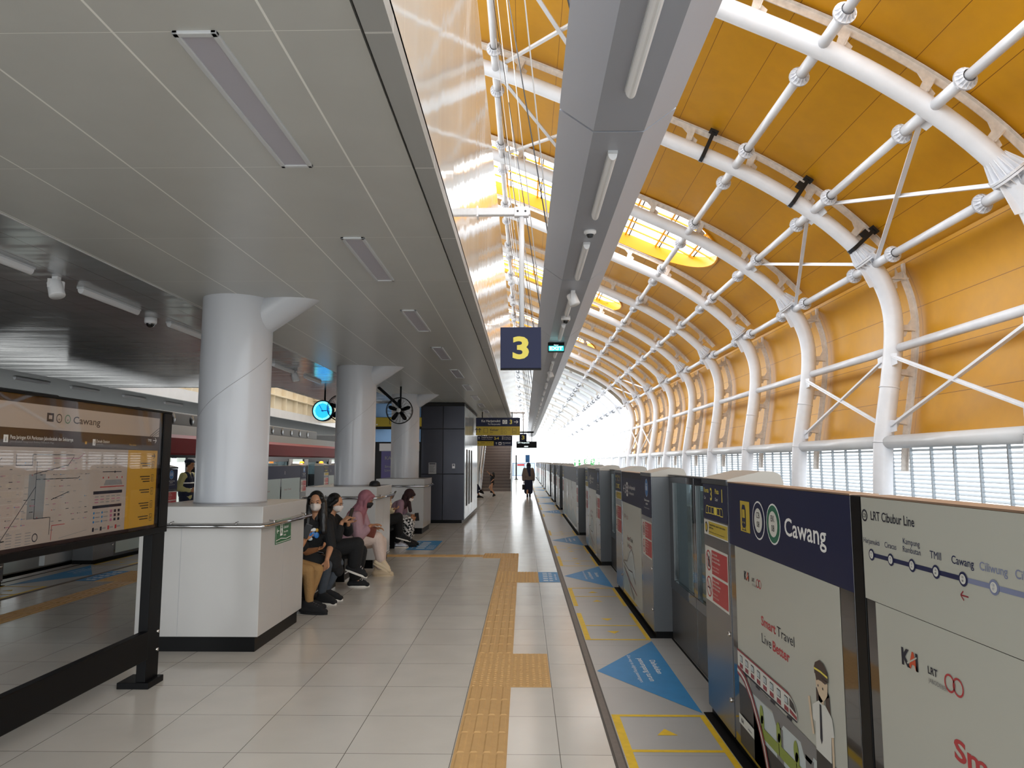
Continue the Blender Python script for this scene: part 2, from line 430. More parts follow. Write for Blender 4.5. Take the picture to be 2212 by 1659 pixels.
# roof lining curve: arch part, small step outward at the knee, wall part
arch = [p for i, p in enumerate(LIN) if i <= KNEE - 1]
wall_ = [(p[0] + .06, p[1]) for i, p in enumerate(LIN) if KNEE + 2 <= i <= ZB]
kx, kz = arch[-1]
step = [(kx + .14, kz - .10), (kx + .16, kz - .2), (wall_[0][0] - .06, kz - .28), (wall_[0][0] + .0, kz - .30)]
wall_ = [p for p in wall_ if p[1] < kz - .32]
LC = arch + step + wall_
SL = [0]
for a, b in zip(LC, LC[1:]): SL.append(SL[-1] + math.hypot(b[0] - a[0], b[1] - a[1]))
def curve_at(s):
    for i in range(len(SL) - 1):
        if s <= SL[i + 1] + 1e-9:
            t = (s - SL[i]) / (SL[i + 1] - SL[i]); a, b = LC[i], LC[i + 1]
            return a[0] + (b[0] - a[0]) * t, a[1] + (b[1] - a[1]) * t
    return LC[-1]
def s_at_x(x):
    for i in range(len(arch) - 1):
        if LC[i][0] <= x <= LC[i + 1][0]:
            return SL[i] + (SL[i + 1] - SL[i]) * (x - LC[i][0]) / (LC[i + 1][0] - LC[i][0])
    return SL[0]
def lin3(s, y, d=0):
    x, z = curve_at(s)
    if d:
        x1, z1 = curve_at(min(s + .05, SL[-1])); x0, z0 = curve_at(max(s - .05, 0)); l = math.hypot(x1 - x0, z1 - z0)
        x, z = x - (z1 - z0) / l * d, z + (x1 - x0) / l * d
    return (x, y, z)
SKY = [(4.4, 8.75, 2.5, -4.5), (4.45, 24.35, 2.42, -4.5), (2.8, 35.9, 2.3, -4.5), (2.8, 49.5, 2.3, -4.5)]   # tip centre x, y, radius, left end x
def sky_loop(k, grow=0):
    cx, cy, r, lx = SKY[k]; r = r + grow; s0 = s_at_x(cx); pts = []
    for i in range(25):
        a = -math.pi / 2 + math.pi * i / 24
        pts.append((s0 + r * math.cos(a), cy + r * math.sin(a)))
    sl = s_at_x(lx) - grow
    n = 12
    pts += [(s0 + (sl - s0) * t / n, cy + r) for t in range(1, n + 1)]
    pts += [(sl + (s0 - sl) * t / n, cy - r) for t in range(0, n)]
    return pts
ROOF_Y0, ROOF_Y1 = 1.0, 59.8
pts = []; edges = []
us = [SL[0]] + [SL[i] for i in range(2, len(SL) - 1, 1)] + [SL[-1]]
ny = 54
for j in range(ny + 1):
    for u in us: pts.append(Vector((u, ROOF_Y0 + (ROOF_Y1 - ROOF_Y0) * j / ny)))
nu = len(us)
edges += [(0, nu - 1), (ny * nu, ny * nu + nu - 1), (0, ny * nu), (nu - 1, ny * nu + nu - 1)]
loops = []
for k in range(len(SKY)):
    lp = sky_loop(k); o = len(pts); pts += [Vector(p) for p in lp]; loops.append(lp)
    edges += [(o + i, o + (i + 1) % len(lp)) for i in range(len(lp))]
V_, E_, F_, *_r = delaunay_2d_cdt(pts, edges, [], 0, 1e-5)
def inside(p, poly):
    x, y = p; c_ = False; n = len(poly)
    for i in range(n):
        x1, y1 = poly[i]; x2, y2 = poly[(i + 1) % n]
        if (y1 > y) != (y2 > y) and x < (x2 - x1) * (y - y1) / (y2 - y1) + x1: c_ = not c_
    return c_
keep = []
for f in F_:
    cc = (sum(V_[i][0] for i in f) / len(f), sum(V_[i][1] for i in f) / len(f))
    if not any(inside(cc, lp) for lp in loops): keep.append(tuple(f))
me = bpy.data.meshes.new('ceiling')
n0 = len(V_)
vs = [lin3(v[0], v[1]) for v in V_] + [lin3(v[0], v[1], .07) for v in V_]
me.from_pydata(vs, [], keep + [tuple(i + n0 for i in reversed(f)) for f in keep])
uvl = me.uv_layers.new(name='uv')
for l in me.loops:
    v = V_[l.vertex_index % n0]; uvl.data[l.index].uv = (v[0], v[1])
me.polygons.foreach_set('use_smooth', [True] * len(me.polygons))
me.materials.append(MATS['lining'])
ob = bpy.data.objects.new('ceiling', me); COL.objects.link(ob); struct(ob); ob['_o'] = (0, 0, 0)
md = ob.modifiers.new('edge', 'EDGE_SPLIT'); md.split_angle = R(35)
# skylights: deep yellow rim, glazing bars, glass
for k in range(len(SKY)):
    lp = sky_loop(k); n = len(lp); r_ = MB()
    a = [lin3(s, y, -.05) for s, y in lp]; b = [lin3(s, y, .40) for s, y in lp]
    a2 = [lin3(s, y, -.05) for s, y in sky_loop(k, .05)]; b2 = [lin3(s, y, .40) for s, y in sky_loop(k, .05)]
    q = [(i, (i + 1) % n, (i + 1) % n + n, i + n) for i in range(n)]
    r_.add(a + b, q, 0, True); r_.add(a2 + b2, [tuple(reversed(f)) for f in q], 0, True)
    r_.add(a + a2, [tuple(reversed(f)) for f in q], 0)
    cx, cy, r, lx = SKY[k]; s0 = s_at_x(cx); sl = s_at_x(lx)
    sc = s0 + r
    u = sl + .3
    while u < sc - .1:
        hy = r if u < s0 else math.sqrt(max(0, r * r - (u - s0) ** 2))
        p0, p1 = lin3(u, cy - hy, .36), lin3(u, cy + hy, .36)
        r_.bar(p0, p1, .06, .06, 0); r_.bar(lin3(u + .14, cy - hy, .37), lin3(u + .14, cy + hy, .37), .035, .04, 1)
        u += 1.22
    for yo in (-1.6, -.8, 0, .8, 1.6):
        if abs(yo) > r: continue
        e_ = s0 + math.sqrt(r * r - yo * yo); m_ = 14
        P_ = [lin3(sl + (e_ - sl) * t / m_, cy + yo, .32) for t in range(m_ + 1)]
        for p0, p1 in zip(P_, P_[1:]): r_.bar(p0, p1, .045, .05, 0)
    struct(r_.build('window_%d' % (k + 1), ['rim_yellow', 'black_matte'], origin=(0, 0, 0)))
# end fascia of the yellow vault
f_ = MB(); P0 = [(x, z) for x, z in offs(CP, .0)][:KNEE + 2]; P1 = offs(CP, .66)[:KNEE + 2]
for i in range(len(P0) - 1):
    f_.add([(P0[i][0], 59.85, P0[i][1]), (P0[i + 1][0], 59.85, P0[i + 1][1]), (P1[i + 1][0], 59.85, P1[i + 1][1]), (P1[i][0], 59.85, P1[i][1])] +
           [(P0[i][0], 59.95, P0[i][1]), (P0[i + 1][0], 59.95, P0[i + 1][1]), (P1[i + 1][0], 59.95, P1[i + 1][1]), (P1[i][0], 59.95, P1[i][1])],
           [(0, 1, 2, 3), (7, 6, 5, 4), (0, 4, 5, 1), (3, 2, 6, 7)], 0)
struct(f_.build('trim_9', ['concrete'], origin=(0, 0, 0)))
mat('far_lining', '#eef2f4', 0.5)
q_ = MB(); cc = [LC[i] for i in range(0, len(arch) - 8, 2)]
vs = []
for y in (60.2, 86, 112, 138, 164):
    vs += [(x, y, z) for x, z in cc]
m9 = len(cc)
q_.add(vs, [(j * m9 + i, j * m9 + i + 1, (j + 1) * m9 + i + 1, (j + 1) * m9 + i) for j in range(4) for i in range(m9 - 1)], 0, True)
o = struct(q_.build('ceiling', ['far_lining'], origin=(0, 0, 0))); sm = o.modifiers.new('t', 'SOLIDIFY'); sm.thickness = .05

# ------------------------------------------------------------------ ribs
RIB_Y = [6.65, 11.7, 16.75, 21.8, 26.85, 31.9, 36.95, 42.0, 47.05, 52.1, 57.15, 62.2, 67.25, 72.3, 77.35, 82.4, 92.5, 102.6, 112.7, 122.8, 132.9, 143.0, 153.1, 163.2]
i0 = 2
def fl3d(P, y): return [(x, y, z) for x, z in P]
def flange_geo(mb, c, ax, r, L, n=14, m=0):
    """ribbed pipe flange: disc, cone collar and radial fins; ax points towards the thick side"""
    c = Vector(c); ax = Vector(ax).normalized()
    mb.lathe([(0.01, -.02), (r, -.02), (r, .02), (0.01, .02)], c, ax, 20, m, False)
    mb.lathe([(r * .62, .02), (r * .56, L)], c, ax, 16, m)
    u = Vector((0, 0, 1)); u = (u - ax * u.dot(ax)); u = u.normalized() if u.length > .1 else Vector((1, 0, 0)); w = ax.cross(u)
    for k in range(n):
        a = 2 * math.pi * k / n; d = u * math.cos(a) + w * math.sin(a); t = ax.cross(d) * .006
        p = [c + d * r * .55 + ax * .02, c + d * r * .98 + ax * .02, c + d * r * .6 + ax * L]
        mb.add([q + t for q in p] + [q - t for q in p], [(0, 1, 2), (5, 4, 3), (0, 3, 4, 1), (1, 4, 5, 2), (2, 5, 3, 0)], m)
def make_rib():
    t = thing('roof_rib', (0, 0, 0), '', 'roof rib', 'curved white steel ribs of the yellow vault')
    A = MB(); A.tube(fl3d(CP[i0:KNEE], 0), .175, 20); A.build('arch_pipe', 'rib_paint', t)
    B = MB(); rad = [.21] * len(CP[KNEE - 1:]); B.tube(fl3d(CP[KNEE - 1:], 0), rad, 20)
    for z_ in (3.4, 2.02):
        i = min(range(KNEE, len(CP)), key=lambda q: abs(CP[q][1] - z_)); B.lathe([(.2, -.012), (.225, -.012), (.225, .012), (.2, .012)], (CP[i][0], 0, CP[i][1]), (tang(CP, i)[0], 0, tang(CP, i)[1]), 20)
    B.build('column_pipe', 'rib_paint', t)
    # knee joint: big ribbed flange and gusset plates
    K = MB(); tx, tz = tang(CP, KNEE - 2); cx, cz = CP[KNEE - 2]
    flange_geo(K, (cx, 0, cz), (-tx, 0, -tz), .31, .34, 16)
    flange_geo(K, (cx + tx * .05, 0, cz + tz * .05), (tx, 0, tz), .31, .2, 16)
    K.build('knee_flange', 'rib_paint', t)
    G = MB()
    kx_, kz_ = CP[KNEE]
    G.prism([(kx_ - .36, kz_ + .06), (kx_ - .10, kz_ - .50), (kx_ + .1, kz_ - .45), (kx_ + .12, kz_ + .3)], lambda u, v, w_: (u, w_ - .012, v), .024)
    G.build('gusset_plate', 'rib_paint', t)
    # outer chord: strip beam along the lining
    n_ = len(CP); C_ = MB()
    def seg(i_a, i_b, d0=.42, d1=.56):
        path = CP[i_a:i_b]; fr = []
        for i in range(i_a, i_b):
            x, z = tang(CP, i); fr.append(((-z, 0, x), (0, 1, 0)))
        P3 = fl3d(path, 0)
        C_.sweep(P3, [(d0, -.01), (d1, -.01), (d1, .01), (d0, .01)], fr)
        C_.sweep(P3, [(d1 - .015, -.07), (d1, -.07), (d1, .07), (d1 - .015, .07)], fr)
    seg(i0, KNEE - 1); seg(KNEE + 3, ZB + 4)
    i = KNEE + 3; x, z = CP[i]; C_.box(x + .1, x + .62, -.06, .06, z + .02, z + .05); C_.box(x + .5, x + .56, -.05, .05, z, z + .4)
    C_.build('outer_chord', 'dusty_paint', t)
    acc = 0; br = 0; last = 0
    for i in range(i0 + 1, ZB + 2):
        acc += math.hypot(CP[i][0] - CP[i - 1][0], CP[i][1] - CP[i - 1][1])
        if KNEE - 2 < i < KNEE + 4: continue
        if acc - last > (1.32 if i < KNEE else .98):
            last = acc; x, z = CP[i]; tx, tz = tang(CP, i); nx, nz = -tz, tx; b_ = MB()
            def Q(a, d, y): return (x + tx * a + nx * d, y, z + tz * a + nz * d)
            b_.prism([(-.09, .12), (.02, .12), (.02, .43), (-.3, .43), (-.12, .34)], lambda u, v, w_: Q(u, v, w_ - .01), .02)
            b_.prism([(-.12, .16), (.12, .16), (.1, .3), (.05, .48), (-.05, .48), (-.1, .3)], lambda u, v, w_: Q(.02 + w_, v, u), .018)
            b_.prism([(.04, .12), (.17, .14), (.17, .27), (.04, .32)], lambda u, v, w_: Q(u, v, w_ - .01), .02)
            b_.build('chord_bracket', 'dusty_paint', t)
    return t
rib0 = make_rib()
rib0.location = (0, RIB_Y[0], 0); rib0['label'] = 'white steel roof rib nearest the camera, crossing the top right corner overhead'
rib0['label'] = 'white steel roof rib overhead, closest of all to the camera and mostly out of frame'
ribs = [rib0]
for i, y in enumerate(RIB_Y[1:]):
    if i == 0: lb = 'white steel roof rib crossing the top right corner of the photo'
    elif i == 1: lb = 'white steel roof rib with three dark clamps, nearest full column by the louvres'
    elif y < 59: lb = 'white steel roof rib under the yellow vault, the %s behind the rib with dark clamps' % ORD[i - 2]
    else: lb = 'white steel rib of the open roof beyond the yellow vault, the %s past its end' % ORD[i - 11 + 1]
    ribs.append(copy_tree(rib0, (0, y, 0), lb))
# ------------------------------------------------------------------ purlins with ribbed flanges
FL = bpy.data.meshes
tmp = MB(); flange_geo(tmp, (0, 0, 0), (0, 1, 0), .185, .12, 14); flange_geo(tmp, (0, 0, 0), (0, -1, 0), .185, .12, 14)
flA = tmp.build('flange', 'rib_paint', None, origin=(0, 0, 0)); meA = flA.data; bpy.data.objects.remove(flA)
tmp = MB(); flange_geo(tmp, (0, 0, 0), (0, -1, 0), .185, .12, 14); flange_geo(tmp, (0, 0, 0), (0, 1, 0), .185, .12, 14)
flB = tmp.build('flange', 'rib_paint', None, origin=(0, 0, 0)); meB = flB.data; bpy.data.objects.remove(flB)
PUR = [(-3.9, 'hidden'), (-.68, 'white roof pipe running beside the top of the glossy screen wall'), (2.2, 'white roof pipe running directly above the hanging light trough'),
       (5.06, 'white roof pipe with ribbed flanges, first to the right of the hanging light trough'), (6.865, 'white roof pipe with ribbed flanges, middle one between trough side and knee'),
       (8.22, 'white roof pipe with ribbed flanges along the knees of the ribs')]
def zc(x):
    for a, b in zip(CP, CP[1:]):
        if a[0] <= x <= b[0]: return a[1] + (b[1] - a[1]) * (x - a[0]) / (b[0] - a[0])
for x, lb in PUR[1:]:
    z = zc(x); t = thing('roof_purlin', (x, 0, z), lb, 'roof pipe', 'long white pipes joining the roof ribs')
    for k in range(len(RIB_Y) - 1):
        a, b = RIB_Y[k] + .95, RIB_Y[k + 1] - .98
        m_ = MB(); m_.cyl((x, a, z), (x, b, z), .085, n=14)
        p = m_.build('pipe', 'rib_paint', t)
        for ya_, yb_ in ((RIB_Y[k] + .1, a - .04), (b + .04, RIB_Y[k + 1] - .1)):
            s_ = MB(); s_.cyl((x, ya_, z), (x, yb_, z), .1, n=14); s_.build('stub', 'rib_paint', t)
        for yy, mm in ((a - .02, meB), (b + .02, meA)):
            o = bpy.data.objects.new('flange', mm); COL.objects.link(o); o.parent = p; o.location = (0, yy, 0)
# wall rails
for nm, x, z, r, lb in (('pipe_rail', 8.63, 4.22, .1, 'white pipe rail running mid height along the yellow wall'),):
    t = thing(nm, (x, 0, z), lb, 'wall pipe')
    for k in range(len(RIB_Y) - 1):
        a, b = RIB_Y[k] + .2, RIB_Y[k + 1] - .2
        m_ = MB(); m_.cyl((x, a + .08, z), (x, b - .08, z), r, n=14); m_.bar((x, a - .1, z), (x, a + .2, z), .02, .12); m_.bar((x, b - .2, z), (x, b + .1, z), .02, .12)
        m_.build('pipe', 'rib_paint', t)
t = thing('round_girder', (8.27, 0, 2.05), 'white round girder along the foot of the yellow wall above the louvres', 'girder')
for k in range(len(RIB_Y) - 1):
    m_ = MB(); m_.cyl((8.3, RIB_Y[k] + .16, 2.06), (8.3, RIB_Y[k + 1] - .16, 2.06), .15, n=16); m_.build('pipe', 'white_paint', t)
# cross bracing
def brace(k, P, Q, lb, w_=.09):
    (x0, z0), (x1, z1) = P, Q; y0, y1 = RIB_Y[k] + .25, RIB_Y[k + 1] - .25
    t = thing('cross_brace', ((x0 + x1) / 2, (y0 + y1) / 2, min(z0, z1)), lb, 'brace', 'white cross braces between the ribs')
    a = MB(); a.bar((x0, y0, z0), (x1, y1, z1), w_, .03); a.bar((x0, y0, z0 + .03), (x1, y1, z1 + .03), .02, .07); a.build('brace_bar', 'rib_paint', t)
    a = MB(); a.bar((x1, y0, z1 + .05), (x0, y1, z0 + .05), w_, .03); a.bar((x1, y0, z1 + .08), (x0, y1, z0 + .08), .02, .07); a.build('brace_bar', 'rib_paint', t)
    for (x, z, y, sg) in ((x0, z0, y0, 1), (x1, z1, y1, -1), (x1, z1, y0, 1), (x0, z0, y1, -1)):
        g = MB(); mx = .17 if x < (x0 + x1) / 2 else -.17
        dz = (z1 - z0) / (x1 - x0 + 1e-6) * mx if abs(x1 - x0) > .5 else 0
        if abs(x1 - x0) > .5: g.add([(x - mx * .3, y - .15 * sg, z + .02 - dz * .3), (x + mx, y - .12 * sg, z + dz), (x + mx, y + .2 * sg, z + dz), (x - mx * .3, y + .28 * sg, z + .02 - dz * .3)], [(0, 1, 2, 3)])
        else: g.add([(x, y - .15 * sg, z - .15), (x, y + .2 * sg, z - .12), (x, y + .2 * sg, z + .12), (x, y - .15 * sg, z + .15)], [(0, 1, 2, 3)])
        o = g.build('gusset', 'rib_paint', t); sm = o.modifiers.new('t', 'SOLIDIFY'); sm.thickness = .02; sm.offset = 0
for k, w_ in ((1, 'nearest bay'), (2, 'second nearest bay'), (8, 'second last yellow bay'), (9, 'last yellow bay')):
    brace(k, (6.865, zc(6.865)), (8.2, zc(8.2)), 'white X shaped brace between the two right hand roof pipes, %s' % w_)
    brace(k, (8.46, 3.95), (8.35, 2.42), 'white X shaped brace on the yellow wall under the mid rail, %s' % w_)
for k, w_ in ((1, 'nearest bay'), (2, 'second nearest bay')):
    brace(k, (-.55, zc(-.55)), (2.1, zc(2.1)), 'white X shaped roof brace left of the light trough, %s' % w_)
# dark clamps on the third rib
for j, x in enumerate((4.35, 6.45, 7.85)):
    i = min(range(KNEE + 2), key=lambda q: abs(CP[q][0] - x)); px, pz = CP[i]; tx, tz = tang(CP, i); nx, nz = -tz, tx; y = RIB_Y[2]
    m_ = MB()
    def Q(a, d, yy): return (px + tx * a + nx * d, y + yy, pz + tz * a + nz * d)
    prof = [(.185 * math.sin(q * math.pi / 8), -.185 * math.cos(q * math.pi / 8)) for q in range(-7, 8)]
    for (u0, d0), (u1, d1) in zip(prof, prof[1:]):
        m_.add([Q(-.045, d0, u0), Q(.045, d0, u0), Q(.045, d1, u1), Q(-.045, d1, u1)], [(0, 1, 2, 3)], 0)
    m_.prism([(-.04, -.16), (.04, -.16), (.04, .52), (-.04, .52)], lambda u, v, w2: Q(u, v, -.2 + w2 - .02), .035, 1)
    m_.prism([(-.1, .5), (.1, .5), (.1, .55), (-.1, .55)], lambda u, v, w2: Q(u, v, -.26 + w2), .16, 1)
    if j: m_.prism([(-.16, .22), (-.04, .22), (-.04, .36), (-.16, .36)], lambda u, v, w2: Q(u, v, -.24 + w2), .1, 1)
    o = m_.build('steel_clamp', ['dark_steel', 'black_matte'], None)
    tag(o, 'dark steel clamp on the white rib, %s' % ('nearest the light trough', 'middle of the three', 'beside the knee flange')[j], 'clamp', 'dark clamps on one rib')
    sm = o.modifiers.new('t', 'SOLIDIFY'); sm.thickness = .008
# ------------------------------------------------------------------ louvre windows under the girder
mat('louvre', '#aeb6bd', 0.4)
LV = []
for k in range(-2, 12):
    a, b = 6.65 + 5.05 * k, 11.7 + 5.05 * k; m_ = MB(); n = 19
    for j in range(n):
        z = .2 + j * .092
        m_.add([(8.86, a, z), (8.86, b, z), (8.96, b, z + .05), (8.96, a, z + .05), (8.86, a, z - .006), (8.86, b, z - .006), (8.96, b, z + .044), (8.96, a, z + .044)],
               [(0, 1, 2, 3), (7, 6, 5, 4), (0, 4, 5, 1), (3, 2, 6, 7)], 0)
    for j in range(6):
        y = a + (b - a) * j / 6; m_.box(8.84, 8.9, y - .018, y + .018, .15, 1.98, 0)
    struct(m_.build('window_%d' % (k + 7), ['louvre'], origin=(8.9, a, .15)))
m_ = MB(); m_.box(8.8, 9.0, -3.5, 62, 1.95, 2.12, 0); m_.box(8.75, 9.05, -7, 110, -1.2, .15, 1)
struct(m_.build('wall_right', ['white_paint', 'concrete'], origin=(0, 0, 0)))
# ================================================================== platform edge gates
def glass_material(name, tint, refl=0.12, rough=0.02, dark=0.0):
    m = bpy.data.materials.new(name); m.use_nodes = True; nt = m.node_tree; nt.nodes.clear()
    o = nt.nodes.new('ShaderNodeOutputMaterial'); mx = nt.nodes.new('ShaderNodeMixShader'); tr = nt.nodes.new('ShaderNodeBsdfTransparent'); gl = nt.nodes.new('ShaderNodeBsdfGlossy')
    lw = nt.nodes.new('ShaderNodeLayerWeight'); lw.inputs[0].default_value = 0.35
    mr = nt.nodes.new('ShaderNodeMapRange'); mr.inputs[3].default_value = refl; mr.inputs[4].default_value = 0.9
    tr.inputs[0].default_value = lin(tint); gl.inputs['Roughness'].default_value = rough; gl.inputs[0].default_value = (1, 1, 1, 1)
    nt.links.new(lw.outputs['Fresnel'], mr.inputs[0]); nt.links.new(mr.outputs[0], mx.inputs[0])
    nt.links.new(tr.outputs[0], mx.inputs[1]); nt.links.new(gl.outputs[0], mx.inputs[2]); nt.links.new(mx.outputs[0], o.inputs[0])
    MATS[name] = m; return m
glass_material('door_glass', '#b9c6c8', .06)
for n_ in MATS['door_glass'].node_tree.nodes:
    if n_.type == 'MAP_RANGE': n_.inputs[4].default_value = .5
mat('panel_glass', '#1a191b', 0.07, spec=0.8, coat=.5)
mat('gate_steel', '#85868a', 0.24, metal=0.85, var=0.03, vscale=2, stretch=(1, 1, .05))
mat('gate_side', '#585b5e', 0.5, metal=0.1)
mat('gate_door', '#5b5a5b', 0.35, metal=0.5)
mat('hood', '#8f8980', 0.4, metal=0.2)
mat('edge_brown', '#a08570', 0.4, metal=0.5)
GM = ['navy', 'sign_text', 'sign_yellow', 'yellow_sign', 'red', 'poster_white', 'ink', 'green_ring', 'art_red', 'art_grey', 'art_green', 'art_pale', 'skin_print', 'hat_brown', 'glassy_dark', 'line_navy', 'line_faded', 'orange', 'sky_print', 'blue_round', 'white_print']
for n_, c_ in (('green_ring', '#1f6b52'), ('art_red', '#8f2a33'), ('art_grey', '#7d7b7b'), ('art_green', '#8b9b3b'), ('art_pale', '#c6cfd0'), ('skin_print', '#d6bfa2'), ('hat_brown', '#3d2b26'),
               ('glassy_dark', '#2c2a2b'), ('line_navy', '#161f4a'), ('line_faded', '#7e86a5'), ('orange', '#c8502c'), ('sky_print', '#a9b8b8'), ('blue_round', '#2e76bd'), ('white_print', '#d9d9d2')):
    mat(n_, c_, 0.4)
mat('white_print', '#d9d9d2'); mat('sign_text', '#f0f0ee')
G = {n: i for i, n in enumerate(GM)}

def frame_fns(side, y0):
    if side > 0: return (lambda a, d, z: (1.195 + d, y0 - a, z)), (0, -1, 0)
    return (lambda a, d, z: (-6.85 - d, y0 + a, z)), (0, 1, 0)
def fbox(mb, fr, a0, a1, d0, d1, z0, z1, m=0):
    p = fr(a0, d0, z0); q = fr(a1, d1, z1)
    mb.box(min(p[0], q[0]), max(p[0], q[0]), min(p[1], q[1]), max(p[1], q[1]), z0, z1, m)
def red_sticker(p, u, v):
    """two prohibitions, 0.53 wide 0.34 tall, lower left corner u v"""
    p.rect(u, v, u + .535, v + .345, G['white_print'], 1)
    for k, (t, s_) in enumerate(((('Dilarang merokok', 'di seluruh area stasiun', 'dan di dalam kereta'), ('No smoking in all', 'station area and train')),
                              (('Dilarang makan', 'dan minum di kereta', 'dan area peron stasiun'), ('No eating or drinking on', 'train and platform area')))):
        b = v + .015 + k * .165
        p.rect(u + .165, b, u + .52, b + .15, G['red'], 2)
        for j, w in enumerate(t): p.text(w, u + .178, b + .123 - j * .023, .014, G['white_print'], bold=.01, l=3)
        for j, w in enumerate(s_): p.text(w, u + .178, b + .045 - j * .022, .011, G['white_print'], l=3)
        cx, cy = u + .085, b + .075
        p.ring(cx, cy, .066, .011, G['red'], 2)
        if k: p.rect(cx - .006, cy - .04, cx + .03, cy + .01, G['ink'], 2); p.line([(cx - .02, cy - .04), (cx - .02, cy + .04)], .009, G['ink'], 2); p.poly([(cx - .002, cy + .012), (cx + .026, cy + .012), (cx + .02, cy + .03), (cx + .004, cy + .03)], G['ink'], 2)
        else: p.rect(cx - .04, cy - .012, cx + .03, cy - .002, G['ink'], 2); p.line([(cx + .03, cy), (cx + .04, cy + .02), (cx + .025, cy + .04)], .005, G['ink'], 2)
        p.line([(cx - .044, cy + .044), (cx + .044, cy - .044)], .01, G['red'], 3)
def train_icon(p, u, v, on=3):
    w = .062
    for k in range(6):
        x = u + k * (w + .007)
        if k == on: p.rect(x, v, x + w, v + .048, G['sign_yellow'], 2)
        elif k == 0: p.line([(x + .02, v + .048), (x + w, v + .048), (x + w, v), (x, v), (x + .006, v + .03), (x + .02, v + .048)], .005, G['sign_yellow'], 2)
        elif k == 5: p.line([(x + w - .02, v + .048), (x, v + .048), (x, v), (x + w, v), (x + w - .006, v + .03), (x + w - .02, v + .048)], .005, G['sign_yellow'], 2)
        else: p.frame(x, v, x + w, v + .048, .005, G['sign_yellow'], 2)
def pillar(t, fr, right, a0, kind, w=.585, hoodpart=True):
    b = MB(); fbox(b, fr, a0, a0 + w, 0.004, .33, .06, 1.475, 0)
    o = b.build('pillar', ['gate_side'], t, bevel=.004)
    b = MB(); fbox(b, fr, a0 + .002, a0 + w - .002, 0, .004, .06, 1.475, 0); b.build('front_plate', ['gate_steel'], t)
    b = MB(); fbox(b, fr, a0 + .003, a0 + w - .003, .02, .33, 0, .06, 0); b.build('kick_plate', ['black_metal'], t)
    if hoodpart:
        b = MB()
        def F(u, v, w_): return fr(a0 + w_ * w, u, v)
        b.prism([(-.004, 1.478), (.33, 1.478), (.33, 1.50), (.31, 1.545), (.27, 1.562), (.2, 1.562), (.03, 1.522), (-.004, 1.512)], lambda u, v, w_: F(u, v, w_), 1.0, 0)
        fbox(b, fr, a0 - .001, a0 + w + .001, -.008, .0, 1.478, 1.512, 1)
        b.build('hood', ['hood', 'dark_steel'], t, recalc=True)
    m_ = MB(); P = Panel(m_, fr(a0, 0, 0), right, (0, 0, 1))
    P.rect(.006, 1.252, w - .006, 1.474, G['navy'], 1)
    if kind == 'door':
        P.text('Kereta', .035, 1.42, .03, G['sign_yellow'], bold=.015); P.text('Car', .035, 1.375, .02, G['sign_text'])
        P.text('3', .19, 1.375, .075, G['sign_yellow'], bold=.02)
        P.text('Pintu', .31, 1.42, .03, G['sign_yellow'], bold=.015); P.text('Door', .31, 1.375, .02, G['sign_text']); P.text('1', .46, 1.375, .075, G['sign_yellow'], bold=.02)
        train_icon(P, .07, 1.287)
        P.rect(.012, 1.148, w - .012, 1.244, G['white_print'], 1); P.rect(.13, 1.156, w - .02, 1.236, G['yellow_sign'], 2)
        P.disc(.07, 1.196, .034, G['ink'], 2); P.disc(.07, 1.196, .024, G['yellow_sign'], 3, n=16)
        P.text('Tundukkan suara saat akan', .14, 1.212, .013, G['ink'], w=.38, bold=.01, l=3); P.text('menaiki kereta', .14, 1.193, .013, G['ink'], bold=.01, l=3); P.text('Please lower your voice on the train', .14, 1.168, .009, G['ink'], w=.36, l=3)
        red_sticker(P, .02, .73)
    else:
        P.rect(.1, 1.09, w - .006, 1.474, G['navy'], 2)
        P.rect(.006, 1.09, .1, 1.252, G['navy'], 1)
        P.disc(.33, 1.365, .085, G['blue_round'], 3)
        P.ring(.33, 1.365, .087, .006, G['sign_text'], 3)
        for dx in (-.03, .03): P.disc(.33 + dx, 1.4, .012, G['sign_text'], 4, n=12); P.rect(.33 + dx - .014, 1.34, .33 + dx + .014, 1.385, G['sign_text'], 4)
        P.text('Tidak bersandar', .33, 1.235, .02, G['sign_text'], w=.3, align='c', bold=.01, l=3); P.text('pada pintu', .33, 1.203, .02, G['sign_text'], align='c', bold=.01, l=3); P.text('Do not lean on the door', .33, 1.165, .012, G['sign_text'], w=.3, align='c', l=3)
        red_sticker(P, .035, .70)
    m_.build('information_sticker', GM, t)
    for z in (.62, .25):
        b = MB(); c = Vector(fr(a0 + w - .05, -.001, z)); n_ = Vector(fr(0, -1, 0)) - Vector(fr(0, 0, 0))
        b.lathe([(.0, .012), (.012, .01), (.014, 0)], c, n_, 14); b.build('lock', ['stainless'], t)
def advert_base(P, w, cx0, cx1, top=1.144, bot=.075):
    P.rect(cx0, bot, cx1, top, G['poster_white'], 1)
def logos(P, u, v, k=1.0):
    P.text('K', u, v, .042 * k, G['ink'], bold=.04, l=3); P.text('A', u + .035 * k, v, .042 * k, G['orange'], bold=.04, l=3); P.text('I', u + .072 * k, v, .042 * k, G['ink'], bold=.04, l=3)
    P.line([(u + .03 * k, v + .008 * k), (u + .08 * k, v + .034 * k)], .004 * k, G['poster_white'], 4)
    P.text('LRT', u + .13 * k, v + .01 * k, .018 * k, G['ink'], bold=.02, l=3); P.text('JABODEBEK', u + .13 * k, v - .012 * k, .011 * k, G['art_grey'], l=3)
    for s_, cx in ((1, .225), (-1, .26)):
        P.line([(u + (cx + .02 * math.cos(t_ * math.pi / 8)) * k, v + (.012 + s_ * 0 + .02 * math.sin(t_ * math.pi / 8)) * k) for t_ in range(17)], .005 * k, G['red'], 3)
